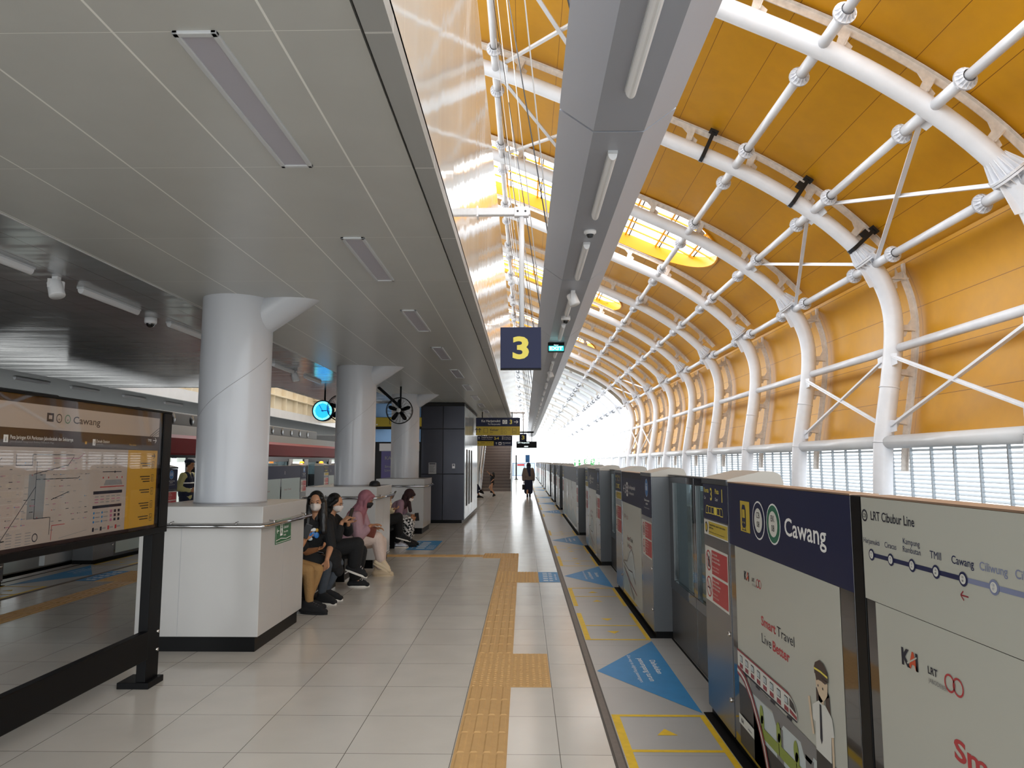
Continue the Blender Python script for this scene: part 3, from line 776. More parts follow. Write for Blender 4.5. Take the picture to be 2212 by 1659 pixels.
def art_train(P):
    """red and white train on a viaduct with trees and a uniformed attendant"""
    P.poly([(.105, .585), (.105, .40), (.30, .40), (.42, .30), (.55, .075), (.105, .075)], G['glassy_dark'], 2)
    P.poly([(.35, .41), (.35, .075), (1.38, .075), (1.38, .41)], G['art_pale'], 2)
    P.poly([(.30, .47), (1.38, .45), (1.38, .395), (1.15, .40), (1.12, .36), (1.05, .36), (1.01, .41), (.80, .405), (.76, .37), (.70, .37), (.65, .42), (.34, .41)], G['art_grey'], 3)
    for x in (.70, 1.06): P.rect(x, .075, x + .09, .38, G['art_grey'], 3)
    P.poly([(.44, .29), (1.05, .305), (1.05, .25), (.48, .24)], G['art_green'], 4)
    P.poly([(.46, .22), (1.38, .23), (1.38, .075), (.56, .075)], G['glassy_dark'], 4)
    for k in range(4): P.rect(.62 + k * .18, .13, .70 + k * .18, .14, G['sign_text'], 5)
    for x, z in ((.49, .35), (.735, .352), (.955, .35)):
        P.disc(x, z, .028, G['art_green'], 5, ry=.045); P.disc(x + .012, z - .035, .024, G['art_green'], 5, ry=.035); P.rect(x - .003, z - .105, x + .005, z - .05, G['hat_brown'], 5)
    P.poly([(.105, .572), (.90, .570), (.955, .552), (.985, .52), (.99, .497), (.985, .487), (.105, .482)], G['white_print'], 5)
    P.poly([(.105, .580), (.88, .578), (.94, .566), (.90, .570), (.105, .570)], G['art_red'], 6)
    P.poly([(.90, .562), (.95, .55), (.975, .525), (.978, .515), (.90, .525)], G['glassy_dark'], 6)
    P.poly([(.90, .515), (.985, .505), (.985, .490), (.90, .497)], G['art_red'], 6)
    for k in range(8):
        x = .12 + k * .098
        P.rect(x + .03, .522, x + .078, .556, G['glassy_dark'], 6); P.rect(x + .035, .526, x + .054, .552, G['art_pale'], 7); P.rect(x + .057, .526, x + .074, .552, G['art_pale'], 7)
        P.rect(x + .025, .49, x + .08, .512, G['art_red'], 6)
    P.poly([(.105, .482), (.985, .487), (.985, .479), (.105, .472)], G['ink'], 6)
    for x in (.20, .42, .64, .86): P.rect(x, .462, x + .06, .474, G['ink'], 6)
    cv = [(.10, .466), (.17, .46), (.235, .445), (.345, .383), (.446, .293), (.52, .21), (.60, .075)]
    P.line(cv, .05, G['art_red'], 7); P.line(cv, .016, G['white_print'], 8)
    P.rect(.108, .185, .37, .235, G['white_print'], 8); P.text('KAI', .15, .20, .02, G['ink'], bold=.03, l=9); P.rect(.27, .20, .33, .206, G['art_grey'], 9)
    # attendant
    P.poly([(1.21, .70), (1.34, .70), (1.345, .63), (1.30, .63), (1.30, .74), (1.225, .74), (1.235, .64), (1.21, .645)], G['hat_brown'], 4)
    P.poly([(1.212, .735), (1.33, .745), (1.325, .70), (1.30, .675), (1.28, .665), (1.24, .68), (1.215, .71)], G['skin_print'], 5)
    P.poly([(1.205, .755), (1.34, .752), (1.335, .79), (1.30, .815), (1.26, .82), (1.215, .80), (1.203, .78)], G['hat_brown'], 6)
    P.line([(1.205, .775), (1.27, .777), (1.338, .772)], .008, G['sign_yellow'], 7); P.poly([(1.212, .755), (1.335, .755), (1.31, .738), (1.25, .742), (1.222, .73)], G['hat_brown'], 6)
    P.disc(1.24, .715, .005, G['ink'], 7, n=10); P.disc(1.285, .715, .005, G['ink'], 7, n=10)
    P.poly([(1.255, .68), (1.285, .68), (1.285, .65), (1.255, .65)], G['skin_print'], 4)
    P.poly([(1.17, .62), (1.235, .655), (1.27, .65), (1.30, .655), (1.36, .625), (1.375, .56), (1.345, .55), (1.34, .45), (1.19, .45), (1.195, .56), (1.165, .56)], G['white_print'], 5)
    P.line([(1.13, .64), (1.145, .57), (1.165, .50)], .022, G['skin_print'], 4); P.line([(1.355, .56), (1.355, .42)], .02, G['skin_print'], 4)
    P.poly([(1.245, .645), (1.262, .645), (1.262, .51), (1.25, .49), (1.238, .51)], G['ink'], 6)
    P.poly([(1.19, .45), (1.34, .45), (1.345, .075), (1.18, .075)], G['glassy_dark'], 5)
def line_map(P, u0):
    P.rect(0.0, 1.145, 1.6, 1.495, G['poster_white'], 1)
    P.ring(u0 + .025, 1.432, .021, .006, G['ink'], 2); P.text('CB', u0 + .025, 1.425, .013, G['ink'], align='c')
    P.text('LRT Cibubur Line', u0 + .07, 1.42, .03, G['ink'], w=.28, bold=.012)
    xs = [.065, .195, .325, .455, .585, .715, .845, .975]
    P.rect(u0 + xs[0], 1.294, u0 + xs[4], 1.308, G['line_navy'], 2); P.rect(u0 + xs[4], 1.294, u0 + 1.2, 1.308, G['line_faded'], 2)
    for k, (nm, cd) in enumerate((('Harjamukti', '12'), ('Ciracas', '11'), (('Kampung', 'Rambutan'), '10'), ('TMII', '09'), ('Cawang', '08'), ('Ciliwung', '07'), ('Cikoko', '06'))):
        x = u0 + xs[k]; mt = G['line_navy'] if k < 5 else G['line_faded']
        P.disc(x, 1.301, .02, mt, 3); P.disc(x, 1.301, .0135, G['white_print'], 4); P.text('CB', x, 1.304, .006, mt, align='c', l=5); P.text(cd, x, 1.294, .006, mt, align='c', l=5)
        if isinstance(nm, tuple): P.text(nm[0], x, 1.362, .018, mt, align='c'); P.text(nm[1], x, 1.337, .018, mt, align='c')
        else: P.text(nm, x, 1.337, .018 if k < 3 else .022, mt, align='c', bold=0 if k < 4 else .008)
    P.arrow(u0 + xs[4], 1.256, .035, math.pi, .004, G['art_red'], 2)
def unit(side, y0, L, kinds, label, art, group='platform screen gates along the right track'):
    """kinds = (left pillar, right pillar) in the reader's view; y0 = world y of the reader's left end"""
    fr, right = frame_fns(side, y0)
    o = fr(L / 2, .15, 0)
    t = thing('platform_gate', o, label, 'platform gate', group)
    pl = .585 if kinds[0] else 0; pr = .585 if kinds[1] else 0
    if kinds[0]: pillar(t, fr, right, 0, 'door', hoodpart=True)
    if kinds[1]: pillar(t, fr, right, L - .585, 'lean', hoodpart=True)
    n = max(1, round((L - pl - pr) / 1.6)); w = (L - pl - pr) / n
    for k in range(n):
        a = pl + k * w
        b = MB(); fbox(b, fr, a + .004, a + w - .004, .004, .1, .05, 1.496, 0); b.build('panel', ['panel_glass'], t, bevel=.003)
        b = MB(); fbox(b, fr, a, a + w, .002, .11, 1.496, 1.502, 0); b.build('top_trim', ['edge_brown'], t)
        m_ = MB(); P = Panel(m_, fr(a, .004, 0), right, (0, 0, 1))
        art(P, w, k)
        m_.build('advert', GM, t)
    b = MB(); fbox(b, fr, pl, L - pr, .02, .1, 0, .05, 0); b.build('kick_plate', ['black_metal'], t)
    b = MB(); fbox(b, fr, 0, L, -.035, .02, 0.001, .006, 0); b.build('floor_seal', ['rubber'], t)
    return t
def art_cawang(P, w, k):
    P.rect(.0, 1.145, w - .0, 1.494, G['navy'], 1)
    o = -.585
    P.rect(o + .82, 1.24, o + .0 + .985, 1.405, G['yellow_sign'], 2)
    P.poly([(.263, 1.275), (.263, 1.36), (.278, 1.385), (.32, 1.385), (.335, 1.36), (.335, 1.275), (.32, 1.262), (.278, 1.262)], G['navy'], 3)
    P.rect(.275, 1.315, .323, 1.36, G['yellow_sign'], 4); P.disc(.285, 1.29, .006, G['yellow_sign'], 4, n=10); P.disc(.313, 1.29, .006, G['yellow_sign'], 4, n=10)
    P.line([(.277, 1.262), (.265, 1.245)], .006, G['navy'], 3); P.line([(.321, 1.262), (.333, 1.245)], .006, G['navy'], 3); P.line([(.27, 1.25), (.328, 1.25)], .004, G['navy'], 3)
    for x, a_, c_ in ((.545, 'CB', 'navy'), (.765, 'BK', 'green_ring')):
        P.disc(x, 1.32, .098, G['sign_text'], 2); P.disc(x, 1.32, .09, G[c_], 3); P.disc(x, 1.32, .062, G['white_print'], 4)
        P.text(a_, x, 1.332, .03, G['ink'], align='c', l=5); P.text('08', x, 1.286, .03, G['ink'], align='c', l=5)
    P.text('Cawang', .915, 1.285, .078, G['sign_text'], w=.46, bold=.012, l=2)
    Q = Panel(P.mb, P.P(-.585, 0, 0), P.r, P.u)      # coordinates measured from the far end of the gate
    Q.rect(.69, .075, 2.06, 1.144, G['poster_white'], 1)
    P2 = Panel(P.mb, P.P(0, 0, 0), P.r, P.u)
    art_train(P2); logos(P2, .27, .985)
    P2.text('Smart', .53, .80, .045, G['red'], w=.21, bold=.025); P2.text('Travel', .76, .80, .045, G['ink'], w=.22)
    P2.text('Live', .53, .715, .045, G['ink'], w=.14); P2.text('Better', .69, .715, .045, G['red'], w=.225, bold=.025)
def art_cawang_fixed(P, w, k):
    art_cawang(P, w, k)
def art_std(P, w, k):
    P.rect(0, 1.14, w, 1.43, G['navy'], 1); P.rect(.0, 1.43, w, 1.494, G['ink'], 1)
    P.arrow(.2, 1.30, .1, math.pi, .014, G['sign_text'], 2); P.text('3', .29, 1.25, .1, G['sign_text'], bold=.03)
    P.rect(.42, 1.22, .53, 1.38, G['sign_text'], 2)
    for z in (1.26, 1.30, 1.34): P.rect(.45, z - .012, .5, z + .012, G['navy'], 3)
    P.text('Ke Harjamukti', .58, 1.31, .04, G['sign_text'], w=.5, bold=.01); P.text('To Harjamukti', .58, 1.25, .03, G['sign_text'], w=.4)
    P.rect(.06, .1, w - .07, 1.138, G['poster_white'], 1)
    logos(P, .22, .96, 1.0)
    P.text('Smart', .42, .72, .05, G['art_red'], w=.2, bold=.01); P.text('Travel', .65, .72, .05, G['ink'], w=.2); P.text('Live', .42, .64, .05, G['ink'], w=.13); P.text('Better', .57, .64, .05, G['art_red'], w=.2, bold=.01)
    # bridge illustration
    P.poly([(.08, .43), (.35, .47), (.62, .62), (.78, .64), (.95, .52), (1.0, .36), (.72, .34), (.4, .36), (.08, .43)], G['art_pale'], 2)
    P.line([(.08, .44), (.4, .47), (.6, .59), (.74, .64), (.86, .6), (.97, .45)], .018, G['art_grey'], 3)
    for x in range(10): P.line([(.2 + x * .07, .40), (.30 + x * .055, .47 + .012 * x)], .004, G['art_grey'], 3)
    P.line([(.08, .43), (.5, .385), (.8, .4), (1.0, .3)], .014, G['hat_brown'], 4); P.line([(.1, .38), (.45, .30), (.9, .12)], .03, G['art_grey'], 3); P.line([(.3, .34), (.6, .27), (1.1, .2)], .012, G['art_red'], 4)
    P.poly([(.08, .12), (.08, .33), (.4, .26), (.62, .12)], G['sky_print'], 2)
def art_blank(P, w, k):
    P.rect(0, 1.14, w, 1.494, G['navy'], 1); P.rect(.05, .1, w - .05, 1.138, G['poster_white'], 1); logos(P, .2, .96, 1.0)
    P.text('Smart', .4, .72, .05, G['art_red'], w=.2); P.text('Travel', .63, .72, .05, G['ink'], w=.2)
    P.poly([(.1, .12), (.1, .4), (.6, .5), (w - .1, .3), (w - .1, .12)], G['sky_print'], 2)
def art_line(P, w, k):
    line_map(P, .0)
    P.rect(.07, .075, 1.6, 1.143, G['poster_white'], 1)
    P.poly([(.9, .95), (1.6, .8), (1.6, .6), (.95, .9)], G['art_pale'], 2)
    logos(P, .23, .985, 1.15)
    P.text('Smart', .49, .80, .055, G['red'], w=.3, bold=.025); P.text('Travel', .83, .80, .055, G['ink'], w=.3); P.text('Live', .49, .70, .055, G['ink'], w=.2); P.text('Better', .73, .70, .055, G['red'], w=.33, bold=.025)
def door_pair(side, y0, L, label, group='sliding doors between the right hand gates'):
    fr, right = frame_fns(side, y0)
    t = thing('gate_door', fr(L / 2, .2, 0), label, 'sliding door', group)
    for s_ in (0, 1):
        a0, a1 = (.004, L / 2 - .004) if s_ == 0 else (L / 2 + .004, L - .004)
        b = MB()
        fbox(b, fr, a0, a1, .165, .21, 1.43, 1.488, 0); fbox(b, fr, a0, a1, .165, .21, .46, .545, 0)
        fbox(b, fr, a0, a0 + (.16 if s_ == 0 else .05), .165, .21, .545, 1.43, 0); fbox(b, fr, a1 - (.05 if s_ == 0 else .16), a1, .165, .21, .545, 1.43, 0)
        o = b.build('door_leaf', ['panel_glass'], t, bevel=.003)
        b = MB(); fbox(b, fr, a0 + .003, a1 - .003, .17, .205, .012, .458, 0); b.build('lower_panel', ['gate_door'], o, bevel=.003)
        b = MB(); fbox(b, fr, a0 + (.16 if s_ == 0 else .05), a1 - (.05 if s_ == 0 else .16), .185, .195, .545, 1.43, 0); b.build('pane', ['door_glass'], o)
    b = MB(); fbox(b, fr, .004, L - .004, .16, .22, 1.4885, 1.498, 0); b.build('door_header', ['gate_side'], t)
    return t
# right side, from the camera outwards
mat('green_ring', '#1f6b52')
t = unit(1, 2.615, 1.6, (None, None), 'white line map gate panel reading LRT Cibubur Line at the right edge', art_line)
b = MB(); b.box(1.197, 1.32, 2.618, 2.70, 0, 1.498, 0)
tag(b.build('gate_post', ['black_metal'], bevel=.004), 'black post between the Cawang gate and the line map panel', 'post')
t = unit(1, 4.887, 2.185, ('door', None), 'platform gate with the blue Cawang header and Smart Travel train poster', art_cawang)
t = door_pair(1, 6.866, 1.979, 'glass sliding door pair nearest the camera, right of the Cawang gate')
RP = [9.556 + 4.67 * k for k in range(2)]
gB = unit(1, 9.556, 2.69, ('door', 'lean'), 'platform gate with blue header reading 3 Harjamukti, first beyond the nearest doors', art_std)
gC = copy_tree(gB, Vector(gB['_o']) + Vector((0, 4.67, 0)), 'platform gate with blue header, second beyond the nearest doors')
dB = door_pair(1, 11.535, 1.979, 'glass sliding door pair, second nearest on the right track')
dC = copy_tree(dB, Vector(dB['_o']) + Vector((0, 4.67, 0)), 'glass sliding door pair, third nearest on the right track')
gD = unit(1, 22.70, 6.5, ('door', 'lean'), 'long gate of three plain panels, third beyond the nearest doors', art_blank)
ys = 22.70; q = 3; dn = 3
seq = [0, 1, 2, 0]
for rep in range(3):
    for k in range(3):
        y = ys + 1.979
        copy_tree(dB, Vector((dB['_o'][0], ys + .9895, 0)), 'glass sliding door pair, %s nearest on the right track' % ORD[dn]); dn += 1
        if k < 2: copy_tree(gB, Vector((gB['_o'][0], y + 1.345, 0)), 'distant platform gate, %s beyond the nearest doors' % ORD[q]); ys = y + 2.69; q += 1
        else: copy_tree(gD, Vector((gD['_o'][0], y + 3.25, 0)), 'distant long platform gate, %s beyond the nearest doors' % ORD[q]); ys = y + 6.5; q += 1
# left side across the platform
LG = 'platform screen gates along the left track'
def art_left(P, w, k):
    P.rect(0, 1.14, w, 1.494, G['navy'], 1); P.rect(.05, .1, w - .05, 1.138, G['sky_print'], 1); P.text('Smart Travel', .3, .8, .05, G['art_red'], w=.6)
    P.text('1', .3, 1.25, .1, G['sign_text'])
lB = unit(-1, 6.866, 2.69, ('door', 'lean'), 'left track gate seen below the hanging map board, nearest one', art_left, LG)
copy_tree(lB, Vector(lB['_o']) + Vector((0, 4.67, 0)), 'left track gate behind the map board post, second nearest')
lD = unit(-1, 16.2, 6.5, ('door', 'lean'), 'long left track gate seen between the two nearest round columns', art_left, LG)
copy_tree(lB, Vector((lB['_o'][0], 24.68 + 1.345, 0)), 'left track gate seen just left of the second column')
copy_tree(lB, Vector((lB['_o'][0], 29.35 + 1.345, 0)), 'left track gate farthest along, behind the second column')
# amber lamps on the left gates
mat('amber', '#e8941a', 0.3, emit='#ff9d1e', estr=1.6)
for j, y in enumerate((22.6, 24.78)):
    b = MB(); b.lathe([(.0, .07), (.05, .06), (.07, .03), (.075, 0)], (-6.98, y, 1.565), (0, 0, 1), 14)
    tag(b.build('gate_lamp', ['amber']), 'small lit amber lamp on a left gate, %s of the pair' % ('nearer', 'farther')[j], 'lamp', 'amber gate lamps')

# ================================================================== floor markings
def floor_panel(mb, y_flip=False): return Panel(mb, (0, 0, 0), (1, 0, 0), (0, 1, 0), .0008)
FMK = ['yellow_floor', 'blue_floor', 'sign_text']
def mark(name, draw, label, cat, group, base=0.0):
    m_ = MB(); P = Panel(m_, (0, 0, base), (1, 0, 0), (0, 1, 0), .0012); draw(P, m_)
    return tag(m_.build(name, FMK, None), label, cat, group)
def mx(x, sd): return x if sd > 0 else -5.655 - x
for sd, nm in ((1, 'right'), (-1, 'left')):
    for k in range(8 if sd > 0 else 5):
        cy = 5.876 + 4.67 * k - (0 if k < 3 else -1.16 if False else 0)
        if k >= 3: cy = 23.69 + 4.67 * (k - 3) + (0 if k < 6 else 3.81)
        w_ = '%s on the %s side' % (nearness(k), nm); ws = ('the %s' % (ORD[k])) + (' right' if sd > 0 else ' left')
        def tri(P, m_):
            pts = [(mx(.562, sd), cy - .06), (mx(1.15, sd), cy - 1.0), (mx(1.15, sd), cy + .88)]
            P.poly(pts if sd > 0 else list(reversed(pts)), 1)
            if k < 4:
                T = Panel(m_, (mx(1.0, sd), cy + .2, 0), (0, -1, 0) if sd > 0 else (0, 1, 0), (1, 0, 0) if sd > 0 else (-1, 0, 0), .0012)
                h = .045
                T.text('Dahulukan', .0 - .05, .02, h, 2, w=.38, bold=.01); T.text('penumpang turun', -.1, -.07, h, 2, w=.62, bold=.01); T.text('Give way to alighting passengers', -.2, -.145, .028, 2, w=.75)
        mark('floor_arrow_sticker', tri, 'blue triangle floor sticker before a gate door, %s' % w_, 'floor sticker', 'blue triangle floor stickers')
        for j, sg in enumerate((-1, 1)):
            if k == 0 and sg < 0: y0 = cy - 1.03
            y0 = cy + sg * (1.03 if sg < 0 else .92)
            def qb(P, m_):
                lo, hi = (y0 - 1.17, y0) if sg < 0 else (y0, y0 + 1.17)
                for xa, xb in ((.556, .606), (1.118, 1.155)):
                    a, b = sorted((mx(xa, sd), mx(xb, sd))); P.rect(a, lo, b, hi, 0)
                a, b = sorted((mx(.606, sd), mx(1.118, sd)))
                e = hi if sg < 0 else lo
                P.rect(a, e - .035 if sg < 0 else e, b, e if sg < 0 else e + .035, 0)
                mid = (lo + hi) / 2; P.rect(a, mid - .017, b, mid + .017, 0)
                for yy in (e + sg * .30, e + sg * .86):
                    P.poly([(mx(.85, sd) - .062, yy - .055 * -sg * .0 - .05), (mx(.85, sd) + .062, yy - .05), (mx(.85, sd), yy + .055)] if sg < 0 else [(mx(.85, sd) - .062, yy + .05), (mx(.85, sd), yy - .055), (mx(.85, sd) + .062, yy + .05)], 0)
            mark('queue_marking', qb, 'yellow floor queue box %s %s side blue triangle' % ('just before' if sg < 0 else 'just beyond', ws), 'floor marking', 'yellow queue boxes')
# ================================================================== tactile paving
mat('tactile', '#c59d66', 0.6, var=0.05, vscale=14, bump=0.1, bscale=120)
def tactile(name, x0, x1, y0, y1, kind, label, direction='y'):
    m_ = MB(); m_.box(x0, x1, y0, y1, .0, .004, 0)
    if kind == 'bars':
        n = 4; L = x1 - x0 if direction == 'y' else y1 - y0; a = (y0, y1) if direction == 'y' else (x0, x1)
        w = L / n; k = a[0]
        while k < a[1] - .02:
            e = min(k + .3, a[1])
            for i in range(n):
                c = (x0 if direction == 'y' else y0) + (i + .5) * w; hw = .023; s0, s1 = k + .012, e - .012
                def V(u, v, z): return (u, v, z) if direction == 'y' else (v, u, z)
                v = [V(c - hw, s0, .004), V(c + hw, s0, .004), V(c + hw, s1, .004), V(c - hw, s1, .004), V(c - hw * .6, s0 + .008, .0095), V(c + hw * .6, s0 + .008, .0095), V(c + hw * .6, s1 - .008, .0095), V(c - hw * .6, s1 - .008, .0095)]
                m_.add(v, [(4, 5, 6, 7), (0, 1, 5, 4), (1, 2, 6, 5), (2, 3, 7, 6), (3, 0, 4, 7)], 0)
            k += .3
    else:
        nx = max(1, round((x1 - x0) / .05)); ny_ = max(1, round((y1 - y0) / .05))
        for i in range(nx):
            for j in range(ny_):
                cx = x0 + (i + .5) * (x1 - x0) / nx; cy = y0 + (j + .5) * (y1 - y0) / ny_; r, q = .015, .009
                m_.add([(cx + r * math.cos(a * math.pi / 3), cy + r * math.sin(a * math.pi / 3), .004) for a in range(6)] + [(cx + q * math.cos(a * math.pi / 3), cy + q * math.sin(a * math.pi / 3), .009) for a in range(6)],
                       [(a, (a + 1) % 6, (a + 1) % 6 + 6, a + 6) for a in range(6)] + [(6, 7, 8, 9, 10, 11)], 0)
    return tag(m_.build(name, ['tactile']), label, 'tactile paving')
for sd, nm in ((1, 'right'), (-1, 'left')):
    def S2(a, b): return tuple(sorted((mx(a, sd), mx(b, sd))))
    s_ = 'on the %s side' % nm
    a, b = S2(-.398, -.1)
    tactile('tactile_strip', a, b, -.6, 5.4, 'bars', 'tan guiding strip with raised bars, nearest stretch %s' % s_)
    tactile('tactile_warning_block', a, b, 5.4, 6.3, 'dots', 'tan dotted warning block in the guiding strip, nearest %s' % s_)
    tactile('tactile_strip', a, b, 6.3, 9.93, 'bars', 'tan guiding strip with raised bars, middle stretch %s' % s_)
    tactile('tactile_warning_block', a, b, 9.93, 10.84, 'dots', 'tan dotted warning block in the guiding strip, middle one %s' % s_)
    tactile('tactile_strip', a, b, 10.84, 12.38, 'bars', 'tan guiding strip with raised bars, short last stretch %s' % s_)
    tactile('tactile_warning_block', a, b, 12.38, 12.98, 'dots', 'tan dotted warning block at the far corner of the strip %s' % s_)
    a, b = S2(-.1, .19)
    tactile('tactile_warning_block', a, b, 5.4, 6.3, 'dots', 'tan dotted block branching toward the gates, nearest %s' % s_)
    a, b = S2(-.1, .195)
    tactile('tactile_warning_block', a, b, 9.93, 10.84, 'dots', 'tan dotted block branching toward a blue sticker %s' % s_)
    a, b = S2(-.705, -.398)
    tactile('tactile_warning_block', a, b, 12.38, 12.98, 'dots', 'tan dotted block where the cross strip meets the strip %s' % s_)
    a, b = S2(.2, .482)
    def dr(P, m_):
        P.rect(a, 9.95, b, 10.84, 1)
        T = Panel(m_, (a, 10.84, 0), (0, -1, 0), (1, 0, 0), .0012) if sd > 0 else Panel(m_, (b, 9.95, 0), (0, 1, 0), (-1, 0, 0), .0012)
        for j in range(5): T.disc(.12 + j * .16, .165, .03, 2, 2, n=12); T.rect(.09 + j * .16, .06, .15 + j * .16, .125, 2, 2)
        T.text('Antre di sini', .2, .225, .03, 2, w=.5)
    mark('floor_sticker', dr, 'blue rectangular queue sticker with white figures %s, by the joint' % s_, 'floor sticker', 'blue rectangular floor stickers', base=0.001)
tactile('tactile_strip', -4.95, -.705, 12.52, 12.78, 'bars', 'tan guiding strip crossing the platform behind the second pedestal', 'x')
def dr(P, m_):
    P.rect(-2.19, 13.46, -1.675, 15.03, 1)
    T = Panel(m_, (-1.675, 13.5, 0), (0, 1, 0), (-1, 0, 0), .0012)
    T.text('Utamakan keselamatan', .1, .42, .05, 2, w=1.2)
    for j in range(5): T.rect(.18 + j * .24, .2, .28 + j * .24, .36, 2, 2)
    for j in range(4): T.text('Jaga jarak', .12, .14 - j * .035, .022, 2, w=.6)
mark('floor_sticker', dr, 'large blue rectangular floor sticker by the third pedestal', 'floor sticker', None)
# ================================================================== columns on pedestals
mat('pedestal', '#bab8b5', 0.22, var=0.02, vscale=2)
mat('pedestal_side', '#c4b8aa', 0.2)
mat('column_paint', '#c3c6cc', 0.38, var=0.015, vscale=2, bump=0.03, bscale=7, coat=.25)
mat('seam_line', '#a2a3a7', 0.5)
mat('chrome', '#b8b8ba', 0.14, metal=1.0)
mat('green_sign', '#1d6238', 0.35)
COLX = -2.82; PY = [6.3, 11.05, 16.45]; CYs = [6.95, 12.0, 17.05]
def pedestal(k):
    x0, x1 = -3.345, -2.28; y0 = (6.3, 11.13, 16.42)[k]; y1 = y0 + (1.22, 1.22, 1.3)[k]
    lab = ('white column pedestal nearest the camera with a green sign on its side', 'white column pedestal behind the seated people, second nearest', 'white column pedestal in front of the dark grey cabin, third nearest')[k]
    t = thing('pedestal', ((x0 + x1) / 2, (y0 + y1) / 2, 0), lab, 'pedestal', 'white pedestals round the columns')
    b = MB(); b.box(x0, x1, y0, y1, .13, 1.225, 0)
    b.build('body', ['pedestal'], t, bevel=.004)
    b = MB(); b.box(x0 - .015, x1 + .015, y0 - .015, y1 + .015, 1.085, 1.232, 0); b.build('top_slab', ['pedestal'], t, bevel=.006)
    b = MB(); b.box(x0 + .035, x1 - .035, y0 + .035, y1 - .035, 0, .13, 0); b.build('plinth', ['black_metal'], t)
    b = MB()
    for xx in (x0 + .37,): b.box(xx - .0015, xx + .0015, y0 - .0008, y0, .13, 1.085, 0)
    b.box(x1, x1 + .0008, y0 + .6, y0 + .603, .13, 1.085, 0); b.build('panel_joint', ['seam_line'], t)
    b = MB(); r = .019; z = 1.065; d = .06
    b.tube([(x0 - d, y1 + .02, z), (x0 - d, y0 - d + .04, z), (x0 - d + .04, y0 - d, z), (x1 + d - .04, y0 - d, z), (x1 + d, y0 - d + .04, z), (x1 + d, y1 + .02, z)], r, 12)
    for (px, py, qx, qy) in ((x1 + d, y0 + .15, x1, y0 + .15), (x1 + d, y1 - .15, x1, y1 - .15), (x1 - .2, y0 - d, x1 - .2, y0), (x0 + .3, y0 - d, x0 + .3, y0)):
        b.tube([(px, py, z), (px, py, z + .03), (qx, qy, z + .04)], .006, 8)
    b.build('handrail', ['chrome'], t)
    if k == 0:
        x1 += .001; t2 = thing('evacuation_sign', (x1, 6.88, .98), 'green evacuation route sign on the nearest pedestal', 'sign')
        b = MB(); b.box(x1, x1 + .004, 6.655, 7.1, .862, 1.092, 0); b.build('plate', ['green_sign'], t2, bevel=.002)
        m_ = MB(); P = Panel(m_, (x1 + .004, 6.655, .862), (0, 1, 0), (0, 0, 1), .001)
        P.frame(.01, .01, .435, .22, .004, 0); P.arrow(.06, .12, .06, math.pi, .009, 0, 1)
        P.rect(.12, .07, .19, .19, 0, 1); P.disc(.155, .165, .012, 1, 2, 10); P.line([(.155, .155), (.15, .12), (.135, .09)], .012, 1, 2); P.line([(.15, .12), (.172, .085)], .01, 1, 2); P.line([(.135, .14), (.155, .15), (.178, .135)], .007, 1, 2)
        P.text('Jalur', .22, .17, .028, 0, l=1, bold=.01); P.text('Evakuasi', .22, .13, .028, 0, l=1, bold=.01); P.text('Evacuation', .22, .09, .02, 0, l=1); P.text('Route', .22, .06, .02, 0, l=1)
        P.line([(.02, .035), (.15, .045), (.3, .03), (.42, .04)], .005, 0, 1)
        m_.build('pictogram', ['sign_text', 'green_sign'], t2)
for k in range(3): pedestal(k)
def column(k):
    cy = CYs[k]
    t = thing('round_column', (COLX, cy, 1.232), 'thick round white column on the %s pedestal' % ('nearest', 'second nearest', 'third nearest')[k], 'column', 'round white columns')
    b = MB(); b.lathe([(.001, 1.233), (.33, 1.233), (.33, HC + .01), (.001, HC + .01)], (COLX, cy, 0), n=48); o = b.build('shaft', ['column_paint'], t)
    md = o.modifiers.new('e', 'EDGE_SPLIT'); md.split_angle = R(40)
    b = MB(); b.lathe([(.333, 1.233), (.333, 1.243), (.331, 1.245)], (COLX, cy, 0), n=48); b.build('base_joint', ['seam_line'], t)
    b = MB(); P0 = Vector((-2.62, cy, 2.96)); d = Vector((.42, 0, .28)).normalized()
    # oblique branch pipe, cut level with the soffit
    n = 24; u = Vector((0, 1, 0)); w_ = d.cross(u); r = .17; vs = []; base = Vector((-2.47 - .165 * 0, cy, 2.90)) - w_ * 0
    up = Vector((-d.z, 0, d.x)); axis0 = Vector((-2.47, cy, 2.90)) + up * r
    for q in range(n):
        a = 2 * math.pi * q / n; c = axis0 + (u * math.cos(a) + up * math.sin(a)) * r
        s0 = c - d * .35; tt = (HC + .01 - c.z) / d.z; s1 = c + d * tt
        vs += [s0, s1]
    b.add(vs, [(2 * q, (2 * q + 2) % (2 * n), (2 * q + 3) % (2 * n), 2 * q + 1) for q in range(n)], 0, True); b.build('branch_pipe', ['column_paint'], t)
    b = MB(); pts = [(COLX + .3315 * math.cos(a), cy + .3315 * math.sin(a), 2.05 + .62 * (a + 2.4) / 2.4) for a in [(-2.4 + 2.2 * q / 24) for q in range(25)]]
    b.tube(pts, .0022, 5); b.build('weld_seam', ['seam_line'], t)
for k in range(3): column(k)
# small black cap lying on the second pedestal
b = MB(); b.lathe([(.001, 1.233), (.09, 1.233), (.09, 1.25), (.08, 1.285), (.05, 1.31), (.001, 1.318)], (-2.40, 11.62, 0), n=20); b.lathe([(.001, 1.233), (.07, 1.233), (.07, 1.24), (.001, 1.242)], (-2.4, 11.74, 0), n=16)
tag(b.build('cap', ['black_matte']), 'black cap lying on the second pedestal beside its column', 'cap')

